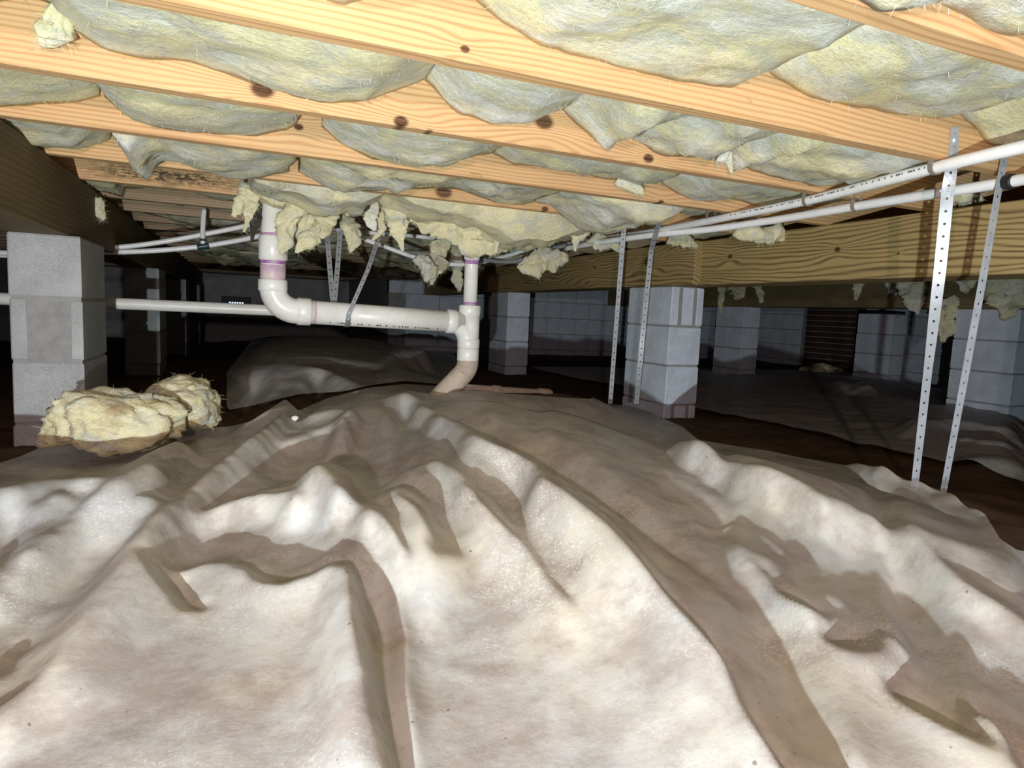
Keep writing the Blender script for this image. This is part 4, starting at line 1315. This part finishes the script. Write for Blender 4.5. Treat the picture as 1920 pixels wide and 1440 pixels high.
def clump(label, path, widths, mat, seed, thick=0.45, rough=1.0, cat='insulation', group='torn insulation hanging down', nfib=120, name='torn_insulation', wdir=None, root=None):
    """a torn tuft lofted along a path; widths are full widths in metres"""
    path = [Vector(p) for p in path]
    sp = spline(path, 40)
    n, sg = len(sp), 26
    ws = np.interp(np.linspace(0, 1, n), np.linspace(0, 1, len(widths)), widths)
    V, F, surf = [], [], []
    for a, p in enumerate(sp):
        t_ = (sp[min(n - 1, a + 1)] - sp[max(0, a - 1)]).normalized()
        wd = facing(p, t_) if wdir is None else Vector(wdir)
        wd = (wd - t_ * wd.dot(t_)).normalized()
        td = t_.cross(wd)
        for k in range(sg):
            an = 2 * math.pi * k / sg
            q = p + wd * (math.cos(an) * ws[a] / 2) + td * (math.sin(an) * ws[a] / 2 * thick)
            nr = (q - p).normalized() if (q - p).length > 1e-6 else wd
            dsp = fnoise(q, 12, seed) * 0.42 + fnoise(q, 28, seed + 2) * 0.26 + fnoise(q, 60, seed + 4) * 0.20 + fnoise(q, 130, seed + 5) * 0.12
            q = q + nr * dsp * ws[a] * 0.75 * rough + t_ * fnoise(q, 24, seed + 7) * 0.022 * rough
            V.append(q)
            surf.append((q, nr))
    for a in range(n - 1):
        for k in range(sg):
            k2 = (k + 1) % sg
            F.append((a * sg + k, a * sg + k2, (a + 1) * sg + k2, (a + 1) * sg + k))
    F.append(tuple(range(sg))[::-1])
    F.append(tuple((n - 1) * sg + k for k in range(sg)))
    m_ = mesh_from('tuft', V, F, True)
    if root is None:
        root = empty(name, path[-1])
        tag(root, label, cat, group)
    add_part(root, link('tuft', m_, M[mat]))
    fibres(root, surf, nfib, seed + 1, (0.008, 0.03), mat=M[mat])
    return root

batt('pale batt bulging at the top right edge, left of the corner one', 0, [(1540, -60), (1580, -10), (1640, 18), (1690, 24), (1730, 6), (1742, -30)], 'insC', 1)
batt('white and yellow batt filling the top right corner', 0, [(1745, -20), (1765, 8), (1800, 28), (1850, 55), (1900, 66), (1960, 62), (2080, 30)], 'insC', 2)
batt('sliver of batt peeping at the top edge above the widest joist', 1, [(400, -60), (520, -14), (590, 4), (650, 18), (700, 10), (760, -25), (810, -60)], 'insB', 3)
batt('large pale green and yellow batt sagging at top centre right', 1, [(850, -60), (890, 0), (940, 48), (1000, 85), (1080, 108), (1180, 122), (1270, 142), (1340, 160), (1375, 160), (1405, 146), (1438, 132)], 'insA', 4, 0.9, 0.008)
batt('long white-fronted batt below the top right joist', 1, [(1440, 132), (1455, 147), (1500, 172), (1560, 192), (1640, 206), (1700, 217), (1760, 220), (1788, 214)], 'insC', 5, 0.9, 0.008)
batt('yellow shaggy batt end above the right water pipes', 1, [(1786, 205), (1805, 232), (1840, 256), (1875, 266), (1920, 258), (2000, 232), (2100, 210)], 'insB', 6, 1.4)
batt('first batt at far left in the bay under the widest joist', 2, [(-200, 20), (-80, 10), (0, 8), (60, 0), (100, 10), (118, 22)], 'insD', 7)
batt('long grey-green batt sagging under the widest joist at left', 2, [(124, 48), (160, 70), (200, 92), (270, 108), (360, 120), (430, 138), (490, 160), (560, 180), (620, 192), (680, 190), (740, 172), (792, 150)], 'insA', 8, 0.8, 0.008)
batt('short white batt sagging just right of centre under the widest joist', 2, [(798, 152), (830, 182), (870, 212), (920, 228), (970, 230), (1010, 222), (1050, 208)], 'insC', 9, 0.9)
batt('batt with a torn pointed flap under the widest joist right of centre', 2, [(1058, 208), (1085, 238), (1108, 262), (1122, 272), (1150, 255), (1180, 250), (1215, 270), (1250, 298), (1290, 300), (1325, 287), (1343, 276)], 'insA', 10, 1.2)
batt('fluffy batt above the upper water pipe at right', 2, [(1342, 280), (1360, 300), (1372, 322), (1384, 308), (1430, 325), (1480, 345), (1530, 348), (1580, 340), (1620, 325), (1700, 318), (1780, 330)], 'insA', 11, 1.2)
batt('batt at the left edge with a smooth yellow belly', 3, [(-160, 196), (-60, 200), (0, 203), (60, 200), (120, 193), (188, 181)], 'insB', 12, 0.7, 0.008)
batt('smooth white batt hanging in an even curve at left', 3, [(194, 182), (230, 213), (290, 237), (350, 249), (420, 254), (490, 251), (540, 245), (558, 234)], 'insC', 13, 0.7, 0.008)
batt('white batt curving under the knotty joist at centre', 3, [(606, 238), (640, 270), (700, 296), (770, 311), (830, 309), (890, 296), (922, 288)], 'insC', 14, 0.8, 0.008)
batt('thin batt with a loose white tongue at its right end', 3, [(922, 290), (960, 308), (1040, 320), (1100, 330), (1150, 342), (1185, 348), (1225, 335)], 'insA', 15, 1.0)
batt('small white batt between two joists left of the water pipes', 3, [(1232, 337), (1270, 360), (1330, 376), (1370, 373), (1420, 388), (1480, 388), (1560, 380)], 'insC', 16, 1.1)
batt('batt wedged against the dark left girder', 4, [(-160, 250), (-60, 258), (20, 268), (90, 279), (150, 280), (190, 272), (210, 261)], 'insB', 17, 0.8)
batt('batt with a torn white point hanging at left', 4, [(220, 263), (242, 292), (262, 320), (276, 328), (292, 310), (320, 300), (370, 313), (430, 326), (490, 331), (545, 322)], 'insC', 18, 1.1)
batt('grimy torn batt above the slanting strap', 4, [(560, 322), (600, 342), (660, 356), (720, 362), (780, 352), (830, 348), (870, 362), (930, 382), (985, 384)], 'insD', 19, 1.4)
batt('pale batt drooping low beside the nailed strap', 4, [(1000, 378), (1030, 385), (1055, 408), (1085, 428), (1110, 436), (1140, 432), (1165, 420), (1190, 398)], 'insA', 20, 1.3)
batt('thin white batt edge under the joist right of the nailed strap', 4, [(1232, 392), (1290, 402), (1340, 404), (1400, 412), (1460, 420)], 'insC', 21, 1.0)
batt('grey dusty batt behind the mould-streaked joist', 6, [(120, 338), (160, 352), (200, 362), (232, 370), (238, 350), (300, 352), (345, 357), (390, 372), (440, 378), (470, 372)], 'insD', 22, 0.8, 0.012)
batt('thin grey batt edge above the mould streak', 5, [(20, 262), (80, 268), (140, 280), (200, 292), (300, 305), (420, 318), (470, 330)], 'insD', 26, 0.6, 0.004)
batt('yellow torn batt above the small white riser', 5, [(690, 385), (740, 410), (800, 420), (850, 442), (900, 462), (960, 470), (1010, 456), (1060, 445), (1100, 430)], 'insB', 23, 1.5, 0.008)
batt('grimy torn batt above the big white elbow', 5, [(470, 372), (510, 392), (560, 400), (610, 398), (660, 405), (688, 390)], 'insD', 24, 1.4)
batt('pale batt edge lying on the grained girder at right', 5, [(1200, 420), (1260, 436), (1330, 442), (1400, 440), (1460, 430), (1520, 420)], 'insA', 25, 1.2)
rnd = random.Random(77)
k = 30
for i in range(6, 17):
    if i == 6:
        continue
    for (xa, xb, side) in ((-0.45, 0.75, 'left'), (0.8, 1.9, 'right')):
        if jy(i) > YB and side == 'right':
            continue
        n_ = 12
        dz_ = rnd.uniform(-0.02, 0.05)
        raw = [(xa + (xb - xa) * q / (n_ - 1), (1.03 if i < 8 else 0.955) - dz_ - 0.06 * math.sin(math.pi * q / (n_ - 1)) * rnd.uniform(0.7, 1.4) + rnd.uniform(-0.015, 0.012)) for q in range(n_)]
        batt('grey tattered batt in the dark bays beyond the drain pipe', i, None, 'insD', k, 1.6, 0.03, 'tattered batts in the dark distance', 0, raw)
        k += 1

# tufts torn down round the pipes
def P(x, y, Y):
    return onY(x, y, Y)
clump('brown-stained tuft stuck to the joist at the top left', [P(92, 18, 1.35), P(100, 40, 1.37), P(104, 62, 1.38), P(96, 86, 1.38)], [0.03, 0.05, 0.045, 0.012], 'insB', 101)
clump('loose white tongue of insulation below the thin batt', [P(1150, 338, 1.78), P(1175, 345, 1.77), P(1195, 352, 1.76), P(1210, 368, 1.755)], [0.03, 0.04, 0.035, 0.008], 'insC', 102)
clump('small wisp hanging below the batt by the water pipe clip', [P(1352, 285, 1.36), P(1366, 300, 1.36), P(1373, 328, 1.365)], [0.05, 0.03, 0.006], 'insC', 103)
clump('shaggy olive tuft left of the big riser', [P(475, 350, 2.50), P(468, 370, 2.50), P(450, 388, 2.50), P(432, 412, 2.51)], [0.06, 0.07, 0.05, 0.012], 'insB', 104)
clump('narrow tuft trailing down beside the big riser', [P(478, 358, 2.48), P(470, 385, 2.48), P(466, 405, 2.48), P(458, 432, 2.48)], [0.05, 0.04, 0.028, 0.006], 'insB', 105)
clump('long yellow-white flap hanging in front of the big riser', [P(560, 352, 2.47), P(548, 385, 2.46), P(538, 415, 2.46), P(533, 450, 2.46), P(526, 482, 2.46)], [0.07, 0.085, 0.07, 0.05, 0.008], 'insB', 106, 0.3)
clump('upper yellow curtain of torn insulation above the riser', [P(488, 342, 2.46), P(520, 352, 2.45), P(556, 358, 2.45), P(590, 350, 2.45)], [0.05, 0.09, 0.085, 0.04], 'insB', 107)
clump('grimy flap hanging diagonally right of the riser', [P(618, 362, 2.52), P(612, 395, 2.5), P(600, 428, 2.5), P(574, 455, 2.5), P(556, 474, 2.5)], [0.06, 0.08, 0.08, 0.06, 0.01], 'insD', 108, 0.35)
clump('yellowish tuft between the riser and the twin straps', [P(588, 380, 2.54), P(578, 410, 2.53), P(570, 440, 2.53), P(584, 470, 2.53)], [0.05, 0.09, 0.07, 0.01], 'insD', 109)
clump('pale tuft behind the twin straps', [P(650, 405, 2.72), P(656, 430, 2.72), P(662, 452, 2.72), P(656, 474, 2.72)], [0.06, 0.075, 0.06, 0.012], 'insD', 110)
clump('tuft dangling over the slanting strap', [P(706, 395, 2.52), P(712, 415, 2.51), P(716, 430, 2.51), P(702, 446, 2.51)], [0.05, 0.05, 0.03, 0.008], 'insB', 111)
clump('broad torn flap ending in a point right of the slanting strap', [P(735, 370, 2.48), P(742, 400, 2.46), P(748, 430, 2.46), P(755, 468, 2.46)], [0.07, 0.11, 0.07, 0.010], 'insA', 112, 0.3)
clump('long ragged sheet of insulation sweeping above the small riser', [P(790, 385, 2.46), P(825, 410, 2.44), P(860, 438, 2.43), P(905, 458, 2.44), P(950, 462, 2.46)], [0.09, 0.12, 0.11, 0.09, 0.03], 'insB', 113, 0.3)
clump('thick yellow flap hanging low left of the girder', [P(930, 385, 2.44), P(935, 415, 2.42), P(950, 440, 2.42), P(990, 445, 2.44), P(1030, 438, 2.46)], [0.08, 0.12, 0.10, 0.06, 0.02], 'insB', 114, 0.35)
clump('white twisted wisp hanging in the middle of the yellow flap', [P(930, 395, 2.38), P(934, 420, 2.38), P(932, 448, 2.38), P(930, 470, 2.38)], [0.05, 0.035, 0.03, 0.006], 'insC', 115, 0.5)
clump('broad pale flap beside the strap, ending in a thin white tip', [P(1085, 405, 2.40), P(1088, 430, 2.38), P(1080, 450, 2.38), P(1078, 470, 2.38)], [0.11, 0.10, 0.04, 0.006], 'insA', 116, 0.4)
clump('fallen scallop of insulation caught on the girder below the conduit', [P(972, 498, 2.95), P(1000, 494, 2.93), P(1030, 488, 2.92), P(1064, 482, 2.92)], [0.06, 0.115, 0.13, 0.05], 'insB', 117, 0.35)
clump('white tuft caught on the sagging supply line', [P(780, 486, 2.96), P(798, 498, 2.95), P(806, 512, 2.95), P(800, 524, 2.95)], [0.05, 0.08, 0.06, 0.012], 'insC', 118)
clump('grey tuft hanging below the sagging supply line', [P(830, 490, 3.0), P(822, 505, 3.0), P(812, 520, 3.0), P(808, 536, 3.0)], [0.06, 0.05, 0.035, 0.008], 'insD', 119)
clump('pale tuft above the sagging supply line', [P(820, 448, 3.05), P(828, 462, 3.04), P(818, 478, 3.04), P(800, 488, 3.04)], [0.09, 0.10, 0.07, 0.02], 'insB', 120)
clump('dim tatter dangling behind the small riser', [P(850, 440, 3.43), P(854, 480, 3.43), P(858, 520, 3.43), P(862, 545, 3.43)], [0.09, 0.07, 0.06, 0.01], 'insD', 121)
clump('grey wad sticking out beside the left girder', [P(165, 372, 2.9), P(180, 382, 2.9), P(186, 398, 2.9), P(193, 408, 2.9)], [0.06, 0.05, 0.04, 0.012], 'insD', 122)
clump('yellow wisp hanging under the lower water pipe beside the strap pair', [P(1790, 362, 1.36), P(1815, 370, 1.35), P(1830, 378, 1.35), P(1838, 392, 1.35)], [0.03, 0.045, 0.04, 0.008], 'insB', 123)
clump('small yellow tuft hanging over the girder under the water pipes', [P(1380, 432, 1.95), P(1420, 436, 1.93), P(1455, 440, 1.92), P(1470, 452, 1.92)], [0.04, 0.06, 0.06, 0.012], 'insB', 124)
clump('pale tuft lying on the girder top by its joint', [P(1255, 448, 2.5), P(1290, 455, 2.49), P(1310, 462, 2.49)], [0.05, 0.06, 0.012], 'insA', 125)
for lab, pth, wds, mt, sd in (
    ('small ragged tuft on the joist left of the slanting strap', [P(640, 350, 2.5), P(652, 368, 2.48), P(660, 388, 2.48), P(650, 404, 2.48)], [0.05, 0.08, 0.06, 0.01], 'insA', 140),
    ('pale shred hanging at the tip of the grimy batt', [P(690, 372, 2.46), P(698, 392, 2.45), P(694, 410, 2.45), P(700, 426, 2.45)], [0.05, 0.06, 0.05, 0.01], 'insC', 141),
    ('large wrinkled flap above the tee of the drain', [P(850, 372, 2.44), P(868, 400, 2.42), P(884, 428, 2.42), P(880, 452, 2.42)], [0.09, 0.12, 0.10, 0.03], 'insA', 142),
    ('yellow fold of insulation hanging between the two risers', [P(780, 375, 2.46), P(790, 398, 2.45), P(812, 420, 2.45), P(828, 440, 2.45)], [0.08, 0.10, 0.08, 0.02], 'insB', 143),
    ('wide yellow rag left of the pale flap by the strap', [P(990, 392, 2.42), P(1000, 415, 2.40), P(1016, 438, 2.40), P(1040, 452, 2.42)], [0.10, 0.12, 0.09, 0.02], 'insB', 144),
    ('grey shred hanging behind the lower water pipe ends', [P(1110, 440, 2.6), P(1125, 452, 2.6), P(1148, 458, 2.6), P(1160, 470, 2.6)], [0.06, 0.07, 0.06, 0.01], 'insD', 145),
):
    clump(lab, pth, wds, mt, sd, 0.35)
# tatters on the far girder
def Q(x, y, X=4.36):
    return onX(x, y, X)
clump('pale ragged curtain of insulation on the far girder, left of the strap pair', [Q(1700, 500), Q(1705, 530), Q(1715, 560), Q(1722, 590)], [0.20, 0.24, 0.14, 0.03], 'insC', 130, 0.25)
clump('second pale rag on the far girder beside the ragged curtain', [Q(1678, 505), Q(1676, 535), Q(1672, 560)], [0.10, 0.09, 0.02], 'insC', 131, 0.3)
clump('narrow hanging wisp on the far girder', [Q(1612, 510), Q(1610, 535), Q(1604, 562)], [0.06, 0.06, 0.03], 'insD', 132)
clump('dark ragged tufts hanging right of the pale pier', [Q(1375, 530), Q(1385, 548), Q(1378, 562)], [0.16, 0.14, 0.03], 'insD', 133, 0.3)
clump('thin dark tuft next to the pale pier', [Q(1355, 528), Q(1352, 555), Q(1350, 590)], [0.08, 0.07, 0.02], 'insD', 134, 0.3)
clump('small pointed dark tuft on the far girder', [Q(1420, 528), Q(1424, 548), Q(1428, 568)], [0.10, 0.08, 0.02], 'insD', 135, 0.3)
clump('ragged dim insulation hanging at the right edge behind the straps', [Q(1880, 500), Q(1885, 540), Q(1890, 575), Q(1880, 600)], [0.22, 0.24, 0.16, 0.03], 'insD', 136, 0.3)
clump('dim tuft between the two long straps', [Q(1815, 508), Q(1812, 528), Q(1806, 548)], [0.14, 0.12, 0.03], 'insD', 137, 0.3)
clump('long dim rag hanging to the ground side behind the left long strap', [Q(1770, 560), Q(1772, 600), Q(1768, 640)], [0.14, 0.14, 0.03], 'insD', 138, 0.3)
# black facing paper
root = empty('torn_paper', P(470, 440, 2.53))
tag(root, 'torn strip of black facing paper hanging beside the big riser', 'paper')
def ribbon(pts, widths, seed):
    sp = spline(pts, 14)
    n = len(sp)
    ws = np.interp(np.linspace(0, 1, n), np.linspace(0, 1, len(widths)), widths)
    V, F = [], []
    for a, p in enumerate(sp):
        t_ = (sp[min(n - 1, a + 1)] - sp[max(0, a - 1)]).normalized()
        wd = facing(p, t_)
        for b in range(4):
            q = p + wd * (ws[a] * (b / 3 - 0.5) * (1 + 0.5 * fnoise(p, 40, seed + b)))
            q.y += fnoise(q, 30, seed) * 0.012
            V.append(q)
            V.append(q + Vector((0, 0.0012, 0)))
    for a in range(n - 1):
        for b in range(3):
            i0, i1 = (a * 4 + b) * 2, (a * 4 + b + 1) * 2
            j0, j1 = ((a + 1) * 4 + b) * 2, ((a + 1) * 4 + b + 1) * 2
            F += [(i0, i1, j1, j0), (i0 + 1, j0 + 1, j1 + 1, i1 + 1)]
    return mesh_from('strip', V, F)
add_part(root, link('strip', ribbon([P(505, 388, 2.56), P(488, 398, 2.55), P(478, 420, 2.53), P(472, 455, 2.53)], [0.03, 0.035, 0.03, 0.008], 3), M['paper']))
root = empty('torn_paper', P(680, 385, 2.50))
tag(root, 'small scrap of black facing paper in the torn insulation', 'paper')
add_part(root, link('strip', ribbon([P(672, 368, 2.44), P(680, 376, 2.43), P(686, 386, 2.43), P(680, 394, 2.43)], [0.03, 0.035, 0.03, 0.02], 9), M['paper']))

# fallen insulation
def wad(label, lobes, mat, seed, name='fallen_insulation', zmin=None, nfib=260):
    """lumpy wad of fluff: one closed skin round several lobes (centre, radii)"""
    root = empty(name, (lobes[0][0][0], lobes[0][0][1], zmin or 0))
    tag(root, label, 'insulation', 'fallen insulation')
    for li, (c_, rd) in enumerate(lobes):
        bm = bmesh.new()
        bmesh.ops.create_icosphere(bm, subdivisions=5, radius=1.0)
        surf = []
        for v in bm.verts:
            d = v.co.normalized()
            if d.z < 0 and d.z > -0.999:
                k_ = math.sqrt((1 - abs(d.z) ** 5) / (1 - d.z * d.z))
                d = Vector((d.x * k_, d.y * k_, d.z))
            p = Vector(c_) + Vector((d.x * rd[0], d.y * rd[1], d.z * rd[2]))
            n1 = fnoise(p, 8, seed + li) * 0.30 + fnoise(p, 20, seed + li) * 0.13 + fnoise(p, 55, seed) * 0.07 + fnoise(p, 120, seed) * 0.05
            ridge = (1 - abs(fnoise(p, 14, seed + 40))) ** 4 * 0.10
            p += Vector((d.x * rd[0], d.y * rd[1], d.z * rd[2])) * (n1 - ridge)
            if zmin is not None:
                p.z = max(p.z, zmin + 0.25 * (p.z - zmin) if p.z < zmin else p.z)
            v.co = p
            surf.append((p.copy(), d))
        add_part(root, link('wad', bm_mesh('wad', bm, True), M[mat]))
        fibres(root, surf, nfib, seed + li, (0.008, 0.028), 0.0, mat=M[mat])
    return root
c1 = onY(215, 783, 2.12)
c2 = onY(338, 757, 2.30)
zg = min(ground_z(c1.x, c1.y), ground_z(c2.x, c2.y))
wad('big wad of yellow fallen insulation on the sheet beside the left pier',
    [((c1.x, c1.y, c1.z - 0.005), (0.175, 0.12, 0.092)), ((c2.x, c2.y, c2.z), (0.115, 0.12, 0.078))], 'insW', 201, zmin=zg - 0.01)
c3 = onZ(1538, 697, 0.03)
wad('small scrap of yellow insulation lying far off on the dark ground', [((c3.x, c3.y, ground_z(c3.x, c3.y) + 0.03), (0.22, 0.16, 0.06))], 'insB', 205, zmin=0.0)
c4 = onZ(553, 777, 0.13)
bm = bmesh.new()
bmesh.ops.create_icosphere(bm, subdivisions=3, radius=1.0)
for v in bm.verts:
    v.co = v.co * (1 + 0.3 * fnoise(v.co, 1.6, 4))
    v.co = Vector((v.co.x * 0.012, v.co.y * 0.010, v.co.z * 0.009))
st = link('pebble', bm_mesh('pebble', bm, True), M['pvc_clean'], None, (c4.x, c4.y, ground_z(c4.x, c4.y) + 0.006))
tag(st, 'small white pebble lying on the sheet near the fallen insulation', 'pebble')
